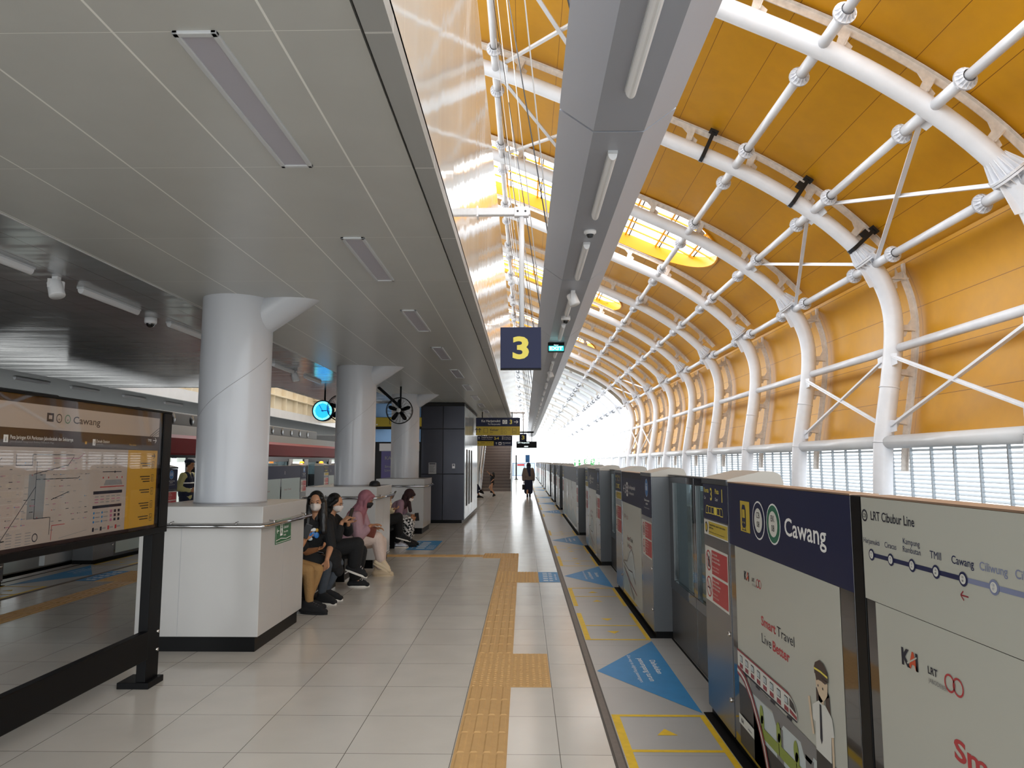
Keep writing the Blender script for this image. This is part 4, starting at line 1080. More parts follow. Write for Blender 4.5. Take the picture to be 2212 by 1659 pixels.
# ================================================================== map board
mat('board_black', '#08080a', 0.45, spec=.15)
mat('board_brown', '#3a2c2b', 0.6, spec=.2)
mat('board_paper', '#b8aaa0', 0.6, spec=.2)
mat('map_yellow', '#cf9d2d', 0.4)
mat('map_grey', '#8d8c8c', 0.5)
mat('map_pink', '#b06a86', 0.5)
glass_material('board_cover', '#f4f4f4', .02)
for n_ in MATS['board_cover'].node_tree.nodes:
    if n_.type == 'MAP_RANGE': n_.inputs[4].default_value = .065
BX = -2.72
t = thing('map_board', (BX, 4.36, 0), 'black framed standing map board reading Cawang at the left edge', 'map board')
b = MB(); Y0, Y1 = 3.20, 5.52
b.box(BX - .09, BX, Y0, Y1, 1.93 + .055, 2.0, 0); b.box(BX - .09, BX, Y0, Y1, 1.09, 1.135, 0); b.box(BX - .09, BX, Y0, Y0 + .12, 1.135, 1.985, 0); b.box(BX - .09, BX, Y1 - .12, Y1, 1.135, 1.985, 0); b.box(BX - .085, BX - .03, Y0 + .1, Y1 - .1, 1.12, 1.99, 0)
b.build('frame', ['board_black'], t, bevel=.005)
for yy in (Y1 - .22, Y0): 
    b = MB(); b.box(BX - .075, BX - .005, yy + .02, yy + .2, .02, 1.09, 0); p = b.build('post', ['board_black'], t, bevel=.004)
    b = MB(); b.box(BX - .2, BX + .03, yy + .0, yy + .22, 0, .045, 0); b.build('foot_plate', ['board_black'], p, bevel=.004)
    for dz in (.24, .37):
        b = MB(); b.lathe([(0, .016), (.012, .014), (.013, 0)], (BX - .005, yy + .16, dz), (1, 0, 0), 8); b.build('bolt', ['stainless'], p)
b = MB(); b.box(BX - .055, BX + .005, Y0 + .2, Y1 - .2, .2, .4, 0); b.build('cross_rail', ['board_black'], t, bevel=.006)
BM = ['board_brown', 'board_paper', 'map_yellow', 'ink', 'sign_text', 'map_grey', 'map_pink', 'red', 'blue_floor', 'green_sign', 'board_black']
m_ = MB(); P = Panel(m_, (BX - .03, 3.32, 0), (0, 1, 0), (0, 0, 1), .001)
W_ = 2.08
P.rect(0, 1.135, W_, 1.985, 0, 1); P.rect(0, 1.803, W_ - .02, 1.942, 1, 2)
o = -3.32
P.rect(.775, 1.85, .835, 1.9, 3, 3); P.rect(.79, 1.865, .82, 1.887, 1, 4)
for x_, c_ in ((.885, 3), (.965, 9)): P.ring(x_, 1.873, .027, .006, c_, 3); P.text('08', x_, 1.862, .01, 3, align='c', l=3)
P.text('Cawang', 1.02, 1.851, .042, 3, w=.28, bold=.01, l=3)
P.line([(1.93, 1.805), (2.06, 1.87)], .005, 3, 3); P.line([(1.96, 1.805), (2.06, 1.85)], .005, 3, 3); P.line([(1.99, 1.805), (2.06, 1.83)], .003, 3, 3)
P.rect(.44, 1.722, .475, 1.762, 4, 3); P.text('i', .457, 1.728, .024, 3, align='c', bold=.03, l=4); P.text('Peta Jaringan KA Perkotaan Jabodetabek dan Sekitarnya', .49, 1.742, .02, 4, w=.54, bold=.005, l=3); P.text('Jabodetabek Integrated Railway Network Map', .49, 1.723, .011, 5, w=.36, l=3)
P.rect(1.15, 1.728, 1.17, 1.745, 2, 3); P.rect(1.23, 1.722, 1.26, 1.762, 4, 3); P.text('i', 1.245, 1.728, .024, 3, align='c', bold=.03, l=4); P.text('Denah Stasiun', 1.27, 1.742, .018, 4, l=3); P.text('Station Map', 1.27, 1.726, .011, 5, l=3)
P.text('Pintu keluar', 1.66, 1.73, .013, 2, l=3); P.text('TMII', 1.9, 1.765, .02, 4, l=3); P.arrow(2.0, 1.775, .05, 0, .005, 4, 3)
P.rect(0, 1.157, W_ - .03, 1.70, 1, 2); P.rect(1.65, 1.157, W_ - .03, 1.70, 2, 3)
for k, ch in enumerate('DEFGH'):
    z = 1.59 - k * .095; P.frame(1.975, z - .02, 2.01, z + .03, .003, 3, 4); P.text(ch, 1.992, z - .008, .022, 3, align='c', l=4)
    for q in range(2 + k % 2): P.rect(1.82 + q * .02, z + .014 - q * .018, 1.955, z + .021 - q * .018, 0, 4)
P.arrow(1.99, 1.66, .05, 0, .006, 3, 4)
P.rect(1.27, 1.41, 1.6, 1.43, 3, 3); P.rect(1.27, 1.32, 1.6, 1.338, 3, 3)
rn = random.Random(3)
for r0 in range(3):
    for c0 in range(5): P.rect(1.29 + c0 * .062, 1.355 + r0 * .018, 1.29 + c0 * .062 + .04, 1.361 + r0 * .018, 6 if rn.random() < .3 else 5, 3)
    for c0 in range(2): P.disc(1.29 + c0 * .09, 1.235 + r0 * .028, .008, 8, 3, 10); P.rect(1.305 + c0 * .09, 1.232 + r0 * .028, 1.355 + c0 * .09, 1.238 + r0 * .028, 5, 3)
    for c0 in range(3): P.rect(1.47 + c0 * .045, 1.228 + r0 * .028, 1.495 + c0 * .045, 1.246 + r0 * .028, 3 if c0 else 6, 3)
for c0 in range(4): P.rect(1.28 + c0 * .085, 1.175, 1.30 + c0 * .085, 1.20, (3, 3, 7, 7)[c0], 3); P.rect(1.305 + c0 * .085, 1.182, 1.345 + c0 * .085, 1.193, 5, 3)
P.poly([(1.38, 1.465), (1.40, 1.50), (1.58, 1.50), (1.60, 1.465)], 5, 3); P.rect(1.34, 1.452, 1.62, 1.458, 7, 3); P.rect(1.36, 1.55, 1.58, 1.555, 3, 3); P.disc(1.5, 1.552, .008, 3, 4, 10)
for pl in ([(.42, 1.2), (.42, 1.62), (.44, 1.64)], [(.55, 1.66), (.55, 1.6), (.68, 1.6), (.68, 1.66), (1.05, 1.66)], [(.45, 1.18), (.72, 1.48)], [(.72, 1.62), (.72, 1.3), (.86, 1.3), (.86, 1.2)], [(.72, 1.52), (1.1, 1.52), (1.12, 1.53)], [(.86, 1.4), (1.02, 1.44)], [(.4, 1.2), (.5, 1.2)], [(.7, 1.55), (1.0, 1.6), (1.05, 1.65)]):
    P.line(pl, .004, 3, 3)
    for (a_, b_), (c_, d_) in zip(pl, pl[1:]):
        n_ = int(math.hypot(c_ - a_, d_ - b_) / .05)
        for q in range(n_): 
            f = (q + .5) / max(1, n_); P.rect(a_ + (c_ - a_) * f + .008, b_ + (d_ - b_) * f - .003, a_ + (c_ - a_) * f + .035, b_ + (d_ - b_) * f + .002, 5, 3)
P.rect(.66, 1.3, .8, 1.55, 5, 2.5); P.line([(.88, 1.25), (.88, 1.165)], .004, 7, 3); P.line([(.88, 1.25), (1.0, 1.25)], .004, 7, 3); P.line([(.86, 1.64), (1.1, 1.64), (1.15, 1.67)], .004, 6, 3)
P.ring(.74, 1.195, .024, .006, 3, 3)
for r0 in range(5):
    for c0 in range(5): P.rect(.36 + c0 * .075, 1.165 + r0 * .015, .36 + c0 * .075 + .045, 1.169 + r0 * .015, 5, 3)
P.line([(.95, 1.17), (1.22, 1.195)], .003, 5, 3)
for c0 in range(14):
    for r0 in range(11):
        if rn.random() < .55: 
            x_ = .38 + c0 * .062; z_ = 1.27 + r0 * .034; P.rect(x_, z_, x_ + rn.uniform(.015, .035), z_ + .0035, rn.choice((3, 5, 5, 5, 6)), 3)
            if rn.random() < .3: P.disc(x_ - .006, z_ + .002, .0035, rn.choice((3, 7, 8)), 3, 8)
for r0 in range(3):
    for c0 in range(6): P.rect(1.29 + c0 * .05, 1.58 + r0 * .03, 1.315 + c0 * .05, 1.584 + r0 * .03, 5, 3)
for x_ in (1.37, 1.43, 1.53, 1.59): P.disc(x_, 1.515, .007, 7, 3, 8)
m_.build('map_print', BM, t)
b = MB(); b.box(BX - .012, BX - .008, Y0 + .12, Y1 - .12, 1.135, 1.985, 0); b.build('cover_glass', ['board_cover'], t)

# ================================================================== recessed soffit lights and fittings
mat('grey_frame', '#c9ccd0', 0.3)
L0 = None
for k in range(15):
    y0 = 2.478 + 2.458 * k
    lb = 'recessed rectangular light in the pale soffit, %s of the row' % nearness(k)
    if L0 is None:
        L0 = thing('ceiling_light', (-1.215, y0 + .61, HC - .012), lb, 'ceiling light', 'recessed soffit lights')
        b = MB(); x0, x1, a, c = -1.30, -1.132, y0, y0 + 1.226
        b.box(x0, x1, a, a + .028, HC - .012, HC + .02, 0); b.box(x0, x1, c - .028, c, HC - .012, HC + .02, 0); b.box(x0, x0 + .024, a, c, HC - .012, HC + .02, 0); b.box(x1 - .024, x1, a, c, HC - .012, HC + .02, 0)
        b.build('frame', ['grey_frame'], L0, bevel=.004)
        b = MB(); b.box(x0 + .02, x1 - .02, a + .02, c - .02, HC - .004, HC + .0, 0); b.build('diffuser', ['lens'], L0)
    else: copy_tree(L0, (-1.215, y0 + .61, HC - .012), lb)
def batten(x, y, z, L, lab, grp):
    t = thing('batten_light', (x, y, z), lab, 'batten light', grp)
    b = MB(); b.prism([(-.032, 0), (.032, 0), (.032, .018), (-.032, .018)], lambda u, v, w_: (x + u, y + w_, z - v), L, 0); b.build('housing', ['grey_frame'], t)
    n = 8; prof = [(.03 * math.cos(math.pi * q / n), -.045 * math.sin(math.pi * q / n)) for q in range(n + 1)]
    b = MB(); b.prism(prof, lambda u, v, w_: (x + u, y + .012 + w_, z - .018 + v), L - .024, 0); o = b.build('diffuser', ['lamp_white'], t, recalc=True)
    return t
b0 = batten(.585, 4.54 - 1.99 * 1, 3.65, 1.21, 'long tube light under the hanging trough, nearest the camera', 'tube lights under the trough')
for k in range(1, 22): copy_tree(b0, (.585, 4.54 + 1.99 * (k - 1), 3.65), 'long tube light under the hanging trough, %s from the camera' % nearness(k))
b1 = batten(-4.07, 6.4, HC + .015, 1.0, 'slim tube light on the dark soffit left of the columns, second nearest', 'tube lights on the dark soffit')
for k, y in enumerate((4.75, 8.05, 9.75, 11.5, 13.2)): copy_tree(b1, (-4.07, y, HC + .015), 'slim tube light on the dark soffit left of the columns, %s' % ('nearest', 'third nearest', 'fourth nearest', 'fifth nearest', 'sixth nearest')[k])
for k, y in enumerate((11.6, 13.3, 15.0, 17.0, 19.0)): copy_tree(b1, (-9.6, y, HC + .015), 'slim tube light on the soffit above the left track, %s' % nearness(k))
# hanging light trough
t = thing('light_trough', (.585, 30, 3.65), 'long grey hanging light trough running overhead along the platform edge', 'light trough')
mat('trough_side', '#b0b5c2', 0.36, metal=0.0); mat('trough_base', '#a3a6b0', 0.36, metal=0.0); mat('gap_dark', '#15161a', .6)
prof = [(.43, 3.65), (.742, 3.65), (.948, 3.805), (.90, 3.86), (.27, 3.86), (.222, 3.80)]
JY = [4.27 + 3.67 * k for k in range(-3, 16)]
for a, c in zip(JY, JY[1:]):
    b = MB(); n = len(prof)
    vs = [(x, a + .010, z) for x, z in prof] + [(x, c - .010, z) for x, z in prof]
    for q in range(n): b.add([vs[q], vs[(q + 1) % n], vs[(q + 1) % n + n], vs[q + n]], [(0, 1, 2, 3)], 1 if q == 0 else 0)
    b.add([(x, a + .010, z) for x, z in prof], [tuple(range(n))], 0); b.add([(x, c - .010, z) for x, z in prof], [tuple(reversed(range(n)))], 0)
    b.build('cladding_panel', ['trough_side', 'trough_base'], t, recalc=True)
b = MB(); b.prism([(.44, 3.66), (.735, 3.66), (.92, 3.8), (.88, 3.85), (.28, 3.85), (.25, 3.8)], lambda u, v, w_: (u, JY[0] + w_, v), JY[-1] - JY[0], 0); b.build('core', ['gap_dark'], t, recalc=True)
for k in range(11):
    yb = 3.67 * k + 3.4
    for j, (x1, dy) in enumerate(((-.62, 3.1), (-.62, -2.9))):
        b = MB(); b.cyl((.26, yb + (.0 if j else .07), 3.84), (x1, yb + dy, zc(x1) - .1), .007, n=6); b.build('tension_rod', ['white_paint' if j else 'dark_steel'], t)
# ceiling speaker, cameras, detector
def speaker(x, y, z, lab, tilt=35):
    t = thing('speaker', (x, y, z), lab, 'speaker', 'round white loudspeakers')
    b = MB(); d = Vector((.34, -.12, -.93)).normalized(); c = Vector((x, y, z - .105))
    b.lathe([(.001, -.07), (.052, -.07), (.058, -.062), (.064, .066), (.06, .074), (.001, .07)], c, d, 20); b.build('cabinet', ['lamp_white'], t)
    b = MB(); b.bar((x, y, z), (x, y, z - .03), .05, .05); sd = d.cross(Vector((0, 0, 1))).normalized() * .067
    b.bar(Vector((x, y, z - .03)) - sd, Vector((x, y, z - .03)) + sd, .02, .005); b.bar(Vector((x, y, z - .03)) - sd, c - sd, .025, .004, up=d); b.bar(Vector((x, y, z - .03)) + sd, c + sd, .025, .004, up=d)
    b.build('bracket', ['lamp_white'], t); return t
speaker(-4.06, 6.05, HC + .015, 'white cylinder loudspeaker on the dark soffit, nearest one at left')
speaker(-4.06, 12.6, HC + .015, 'white cylinder loudspeaker on the soffit above the blue clock')
speaker(.585, 8.45, 3.65, 'white cylinder loudspeaker under the hanging trough, nearer one')
speaker(.585, 15.9, 3.65, 'white cylinder loudspeaker under the hanging trough, beyond the exit sign')
mat('dome_dark', '#08080c', .08, coat=1)
def dome(x, y, z, lab, r=.065):
    t = thing('dome_camera', (x, y, z), lab, 'security camera', 'dome cameras')
    b = MB(); b.lathe([(.001, 0), (r, 0), (r, -.05), (r * .9, -.065), (.001, -.065)], (x, y, z), (0, 0, 1), 24); b.build('housing', ['lamp_white'], t)
    b = MB(); b.ell((x, y, z - .062), (r * .72, r * .72, r * .75), 20, 10); b.build('dome', ['dome_dark'], t)
dome(-4.17, 7.85, HC + .015, 'white dome camera on the dark soffit left of the nearest column')
dome(.585, 9.95, 3.65, 'white dome camera under the hanging trough before the exit sign')
t = thing('smoke_detector', (.585, 6.2, 3.65), 'round white smoke detector under the hanging trough', 'smoke detector')
b = MB(); b.lathe([(.001, 0), (.055, 0), (.055, -.02), (.035, -.035)], (.585, 6.2, 3.65), n=24); b.build('base', ['lamp_white'], t)
b = MB(); b.lathe([(.034, -.035), (.022, -.062), (.001, -.066)], (.585, 6.2, 3.65), n=16); b.build('sensor', ['dark_steel'], t)
# exit sign
mat('exit_glow', '#35c6c0', .4, emit='#2fd0d8', estr=.9); mat('exit_text', '#ffffff', .4, emit='#e8ffff', estr=1.3)
t = thing('exit_sign', (.55, 12.2, 3.65), 'hanging EXIT sign with teal face under the light trough', 'exit sign')
b = MB(); b.box(.41, .69, 12.2, 12.3, 3.49, 3.65, 0); b.build('housing', ['board_black'], t, bevel=.004)
m_ = MB(); P = Panel(m_, (.41, 12.2, 3.49), (1, 0, 0), (0, 0, 1), .0015)
P.rect(.012, .012, .268, .1, 0, 1); P.text('EXIT', .14, .03, .055, 1, w=.22, align='c', bold=.03); P.text('Keluar', .14, .105, .02, 1, align='c')
m_.build('face', ['exit_glow', 'exit_text'], t)

# ================================================================== platform number signs
def number_sign(x0, x1, y, z0, z1, bar, lab):
    t = thing('platform_sign', ((x0 + x1) / 2, y, z0), lab, 'platform sign', 'square platform 3 signs')
    b = MB(); b.box(x0, x1, y, y + .07, z0, z1, 0); b.build('panel', ['navy'], t, bevel=.004)
    b = MB(); b.box(x0, x1, y, y + .07, z0 - .012, z0, 0); b.build('bottom_trim', ['black_metal'], t)
    m_ = MB(); P = Panel(m_, (x0, y, z0), (1, 0, 0), (0, 0, 1), .0015); w = x1 - x0; h = z1 - z0
    P.text('3', w * .5, h * .25, h * .5, 0, w=w * .4, align='c', bold=.035); m_.build('numeral', ['sign_yellow'], t)
    xc = (x0 + x1) / 2 + .01
    b = MB(); b.cyl((xc, y + .035, z1), (xc, y + .035, bar - .03), .027, n=16); b.build('hanging_pole', ['lamp_white'], t)
    a = MB(); a.box(-.53, xc + .09, y - .0, y + .07, bar - .035, bar + .04, 0); a.box(-.5, -.47, y - .02, y + .09, bar - .06, bar + .06, 0); o = a.build('wall_bar', ['lamp_white'], t, bevel=.008)
    for q in (-.04, .04):
        b = MB(); b.lathe([(.0, .01), (.011, .008), (.012, 0)], (xc + q, y, bar), (0, -1, 0), 8); b.build('bolt', ['dark_steel'], o)
    b = MB(); b.box(xc - .075, xc + .075, y - .006, y + .076, bar - .05, bar + .05, 0); b.build('clamp', ['lamp_white'], o, bevel=.004)
number_sign(-.24, .172, 7.2, 2.555, 2.975, 4.19, 'square navy platform sign with yellow 3, nearest')
number_sign(-.26, .13, 38.3, 2.69, 3.09, 4.2, 'square navy platform sign with yellow 3, far away above a display')
t = thing('departure_display', (.12, 38, 2.33), 'dark train departure display hanging beneath the far platform 3 sign', 'display')
b = MB(); b.box(-.42, .66, 38, 38.2, 2.33, 2.67, 0); b.build('case', ['board_black'], t)
m_ = MB(); P = Panel(m_, (-.42, 38, 2.33), (1, 0, 0), (0, 0, 1), .004); P.text('LRT Harjamukti', .08, .24, .07, 0, w=.6); P.rect(.42, .06, .62, .1, 0, 1); m_.build('lettering', ['exit_text'], t)
b = MB(); b.box(-.3, .5, 38.05, 38.12, 3.12, 3.2, 0); b.box(.38, .42, 38.05, 38.12, 2.66, 3.12, 0); b.build('hanger', ['board_black'], t)

# wide direction signs
def wide_sign(x0, x1, y, z0, z1, lab, draw, mats):
    t = thing('direction_sign', ((x0 + x1) / 2, y, z0), lab, 'direction sign')
    b = MB(); b.box(x0, x1, y, y + .1, z0, z1, 0); b.build('case', ['board_black'], t)
    m_ = MB(); draw(Panel(m_, (x0, y, z0), (1, 0, 0), (0, 0, 1), .003)); m_.build('face', mats, t)
    for x in (x0 + .2, x1 - .25):
        b = MB(); b.cyl((x, y + .05, z1), (x, y + .05, HC + .0), .015, n=8); b.build('hanger', ['black_metal'], t)
SM = ['navy', 'yellow_sign', 'sign_text', 'ink', 'sign_yellow']
def d1(P):
    P.rect(0, .28, 1.41, .56, 0, 1); P.rect(0, 0, 1.41, .28, 1, 1)
    P.text('Ke Harjamukti', .78, .42, .075, 2, w=.6, align='r', bold=.01); P.text('To Harjamukti', .78, .33, .05, 2, w=.4, align='r')
    P.rect(.85, .36, 1.0, .49, 2, 2); P.ring(.925, .425, .045, .012, 0, 3); P.text('3', 1.08, .36, .13, 4, bold=.03); P.arrow(1.28, .425, .13, 0, .018, 2, 2)
    for x in (-.02, .08): P.arrow(x + .04, .15, .13, math.pi / 2, .018, 3, 2)
    P.frame(.25, .07, .38, .22, .008, 3, 2); P.text('Keluar', .46, .14, .07, 3, bold=.01); P.text('Exit', .46, .07, .04, 3)
    for k in range(3): P.frame(.8 + k * .11, .16, .87 + k * .11, .23, .006, 3, 2)
    for k in range(2): P.frame(.8 + k * .11, .05, .87 + k * .11, .12, .006, 3, 2)
    P.frame(1.16, .06, 1.29, .22, .008, 3, 2); P.text('WC', 1.225, .1, .035, 3, align='c')
wide_sign(-1.545, -.14, 23.0, 2.455, 3.015, 'navy and yellow direction sign reading Ke Harjamukti 3 and Keluar', d1, SM)
def d2(P):
    P.rect(0, .245, 1.6, .45, 0, 1); P.rect(0, 0, .76, .21, 1, 1); P.rect(.78, 0, 1.6, .21, 0, 1)
    P.arrow(.08, .345, .1, math.pi / 2, .014, 2, 2); P.text('Transit ke Peron', .19, .36, .055, 2, w=.52, bold=.01); P.text('Transfer to Platform', .19, .29, .035, 2, w=.48); P.text('2-4', .78, .29, .11, 4, bold=.03)
    P.frame(1.14, .36, 1.2, .42, .01, 2, 2); P.frame(1.14, .28, 1.2, .34, .01, 2, 2); P.text('Ke Dukuh Atas', 1.24, .36, .04, 2, w=.3); P.text('Ke Jati Mulya', 1.24, .29, .04, 2, w=.3)
    P.arrow(.06, .11, .09, math.pi * .75, .012, 3, 2); P.text('Keluar', .17, .12, .05, 3, bold=.01); P.text('Exit', .17, .06, .03, 3)
    for k in range(3): P.rect(.48 + k * .08, .13, .5 + k * .08, .16, 3, 2)
    P.arrow(.88, .105, .1, math.pi / 2, .014, 2, 2); P.rect(.98, .04, 1.11, .17, 2, 2); P.rect(1.01, .07, 1.08, .14, 0, 3); P.text('Pertokoan', 1.17, .11, .05, 2, w=.36, bold=.01); P.text('Shops', 1.17, .05, .03, 2)
wide_sign(-2.155, -.555, 33.0, 2.335, 2.787, 'navy and yellow direction sign reading Transit ke Peron 2-4 before the stairs', d2, SM)
t = thing('hanging_banner', (.2, 45, 1.56), 'small blue vertical sign hanging far away above the walking woman', 'sign')
b = MB(); b.box(.07, .335, 45, 45.06, 1.56, 2.03, 0); b.build('panel', ['blue_round'], t)
b = MB(); b.cyl((.27, 45.03, 2.03), (.27, 45.03, 3.766), .012, n=8); b.build('hanging_pole', ['lamp_white'], t)

# ================================================================== clock and fans
mat('clock_glow', '#36b8f5', .4, emit='#1b93f0', estr=1.5); mat('clock_edge', '#59e8f8', .4, emit='#6ff0ff', estr=1.5)
t = thing('platform_clock', (-4.51, 16, 2.75), 'round glowing blue clock hanging left of the second column', 'clock')
cx, cy, cz = -4.51, 16.0, 2.75
b = MB(); b.lathe([(.001, .14), (.22, .14), (.238, .12), (.238, -.01), (.22, -.02), (.212, -.012), (.212, 0), (.001, 0)], (cx, cy, cz), (0, 1, 0), 40); b.build('case', ['navy'], t)
m_ = MB(); P = Panel(m_, (cx, cy - .002, cz), (1, 0, 0), (0, 0, 1), .002)
P.disc(0, 0, .21, 1, 1, 40); P.disc(0, 0, .165, 0, 2, 40)
for k in range(12):
    a = k * math.pi / 6; P.line([(.165 * math.sin(a), .165 * math.cos(a)), (.195 * math.sin(a), .195 * math.cos(a))], .01 if k % 3 == 0 else .006, 2, 3)
m_.build('dial', ['clock_glow', 'clock_edge', 'ink'], t)
for nm, a, L, w in (('hour_hand', 1.53, .10, .018), ('minute_hand', -.52, .16, .012)):
    m_ = MB(); P = Panel(m_, (cx, cy - .012, cz), (1, 0, 0), (0, 0, 1), .001); P.line([(-.03 * math.sin(a), -.03 * math.cos(a)), (L * math.sin(a), L * math.cos(a))], w, 0, 1); m_.build(nm, ['ink'], t)
b = MB(); b.cyl((cx + .03, cy + .06, cz + .235), (cx + .03, cy + .06, HC + .02), .02, n=12); b.build('hanging_pole', ['black_metal'], t)
def fan(cx, cy, cz, lab, stay):
    t = thing('wall_fan', (cx, cy, cz), lab, 'fan', 'black hanging fans')
    b = MB()
    for d, r in ((-.07, .27), (0, .275), (.06, .27)): b.tube([(cx + r * math.cos(a * math.pi / 20), cy + d, cz + r * math.sin(a * math.pi / 20)) for a in range(41)], .005 if d else .007, 6)
    for k in range(20):
        a = k * math.pi / 10
        b.tube([(cx + q * math.cos(a + .5 * (1 - q / .27)), cy - .07 - .035 * (1 - q / .27), cz + q * math.sin(a + .5 * (1 - q / .27))) for q in (.05, .12, .19, .27)], .0022, 4)
        b.tube([(cx + q * math.cos(a), cy + .06 + .03 * (1 - q / .27), cz + q * math.sin(a)) for q in (.05, .27)], .0022, 4)
        b.bar((cx + .271 * math.cos(a), cy - .07, cz + .271 * math.sin(a)), (cx + .271 * math.cos(a), cy + .06, cz + .271 * math.sin(a)), .003, .003)
    b.build('guard', ['black_metal'], t)
    b = MB(); b.lathe([(.001, -.11), (.04, -.11), (.045, -.1), (.045, -.095), (.001, -.09)], (cx, cy, cz), (0, 1, 0), 20); b.build('badge', ['grey_frame'], t)
    b = MB(); b.lathe([(.001, -.05), (.05, -.05), (.05, 0), (.065, .07), (.07, .2), (.04, .22), (.001, .22)], (cx, cy, cz), (0, 1, 0), 20); b.build('motor', ['black_metal'], t)
    for k in range(5):
        a = .3 + k * 2 * math.pi / 5; b = MB(); pts = []
        for q, wd in ((.05, .02), (.12, .04), (.2, .042), (.24, .02)):
            for s_ in (-1, 1): pts.append((cx + q * math.cos(a) - s_ * wd * math.sin(a), cy - .02 + s_ * .018, cz + q * math.sin(a) + s_ * wd * math.cos(a)))
        b.add(pts, [(0, 1, 3, 2), (2, 3, 5, 4), (4, 5, 7, 6)], 0, True); o = b.build('blade', ['black_metal'], t); o.modifiers.new('s', 'SOLIDIFY').thickness = .003
    b = MB(); b.cyl((cx, cy + .12, cz + .03), (cx, cy + .12, HC), .018, n=10); b.build('hanging_rod', ['black_metal'], t)
    b = MB(); b.bar((cx, cy + .13, cz + .08), (cx + stay, cy + .2, HC), .012, .06); b.build('stay', ['black_metal'], t)
fan(-2.61, 15.0, 2.68, 'black hanging fan in front of the third column', -.5)
fan(-3.82, 14.9, 2.73, 'black hanging fan partly hidden behind the second column beside the clock', .5)
# ================================================================== service cabin behind the third column
mat('cabin_panel', '#43454e', 0.22, metal=0.5, var=0.03, vscale=2)
mat('cabin_blue', '#6e92b8', 0.18, metal=0.35)
mat('cabin_white', '#cfdbe4', 0.12, metal=0.1)
mat('poster_purple', '#4a3f7c', 0.35)
t = thing('service_cabin', (-2.85, 21.8, 0), 'tall dark grey panelled cabin reaching the soffit behind the third column', 'cabin')
b = MB(); b.box(-4.08, -1.60, 19.26, 24.4, .1, HC - .02, 0); b.build('core', ['black_matte'], t)
b = MB(); b.box(-4.02, -1.66, 19.3, 24.3, 0, .1, 0); b.build('plinth', ['black_metal'], t)
xs = [-2.745, -2.165, -1.59]; zs = [.08, 1.29, 2.485, 3.105]
for i in range(2):
    for j in range(3):
        b = MB(); b.box(xs[i] + .008, xs[i + 1] - .008, 19.2, 19.26, zs[j] + .008, zs[j + 1] - .008, 0); b.build('front_panel', ['cabin_panel'], t, bevel=.003)
for x0, x1, z0, z1 in ((-4.08, -2.76, 2.80, 3.17), (-4.08, -2.76, 2.14, 2.48), (-4.1, -4.02, .1, 2.12)):
    b = MB(); b.box(x0, x1, 19.2, 19.26, z0, z1, 0); b.build('blue_panel', ['cabin_blue'], t, bevel=.003)
b = MB(); b.box(-3.75, -2.8, 19.24, 19.262, .1, 2.1, 0); b.build('door_leaf', ['cabin_panel'], t)
b = MB(); b.box(-3.87, -2.8, 19.235, 19.245, 1.9, 2.1, 0); b.build('door_transom', ['lamp_white'], t)
for k in range(4):
    y0 = 19.28 + k * 1.27; b = MB(); b.box(-1.6, -1.585, y0, y0 + 1.25, .1, 3.1, 0); b.build('side_panel', ['cabin_white'], t, bevel=.003)
for y in (19.75, 20.62, 21.5):
    b = MB(); b.box(-1.586, -1.578, y, y + .42, .42, 1.95, 0); b.build('side_window', ['black_matte'], t)
t2 = thing('fascia_sign', (-3.4, 19.18, 2.55), 'yellow strip sign across the blue panels of the cabin', 'sign')
b = MB(); b.box(-4.05, -2.74, 19.15, 19.19, 2.55, 2.79, 0); b.build('panel', ['yellow_sign'], t2)
m_ = MB(); P = Panel(m_, (-4.05, 19.15, 2.55), (1, 0, 0), (0, 0, 1), .003); P.frame(.45, .06, .65, .18, .01, 0, 1); P.text('Toilet', .7, .1, .07, 0); P.disc(.12, .05, .02, 1, 1); m_.build('lettering', ['ink', 'sign_text'], t2)
t2 = thing('poster', (-3.5, 19.23, 1.1), 'purple poster reading KAI Smart Travel Live Better on the cabin door', 'poster')
b = MB(); b.box(-3.81, -3.05, 19.22, 19.235, .6, 1.89, 0); b.build('sheet', ['poster_purple'], t2)
m_ = MB(); P = Panel(m_, (-3.81, 19.22, .6), (1, 0, 0), (0, 0, 1), .002); P.text('KAI', .1, 1.07, .09, 0, bold=.02); P.text('Smart Travel', .1, .86, .06, 0, w=.5, bold=.01); P.text('Live Better', .1, .76, .06, 0, w=.42, bold=.01); P.ring(.14, .46, .03, .006, 0, 1); P.text('kai_indonesia', .2, .44, .04, 0, w=.35); m_.build('lettering', ['map_grey'], t2)
t2 = thing('notice_board', (-2.44, 19.19, 1.3), 'small grey notice sheet on the dark cabin front', 'notice')
b = MB(); b.box(-2.54, -2.335, 19.185, 19.198, 1.295, 1.59, 0); b.build('sheet', ['map_grey'], t2)
m_ = MB(); P = Panel(m_, (-2.54, 19.185, 1.295), (1, 0, 0), (0, 0, 1), .002); P.rect(.02, .25, .18, .28, 0, 1)
for k in range(7): P.rect(.02, .21 - k * .028, .17 - (k % 3) * .02, .218 - k * .028, 0, 1)
m_.build('lettering', ['ink'], t2)
b = MB(); b.box(-1.915, -1.84, 19.19, 19.2, 1.44, 1.56, 0); b.box(-1.9, -1.855, 19.184, 19.19, 1.5, 1.545, 1)
tag(b.build('wall_switch', ['lamp_white', 'dark_steel']), 'small white control plate on the dark cabin front', 'switch')

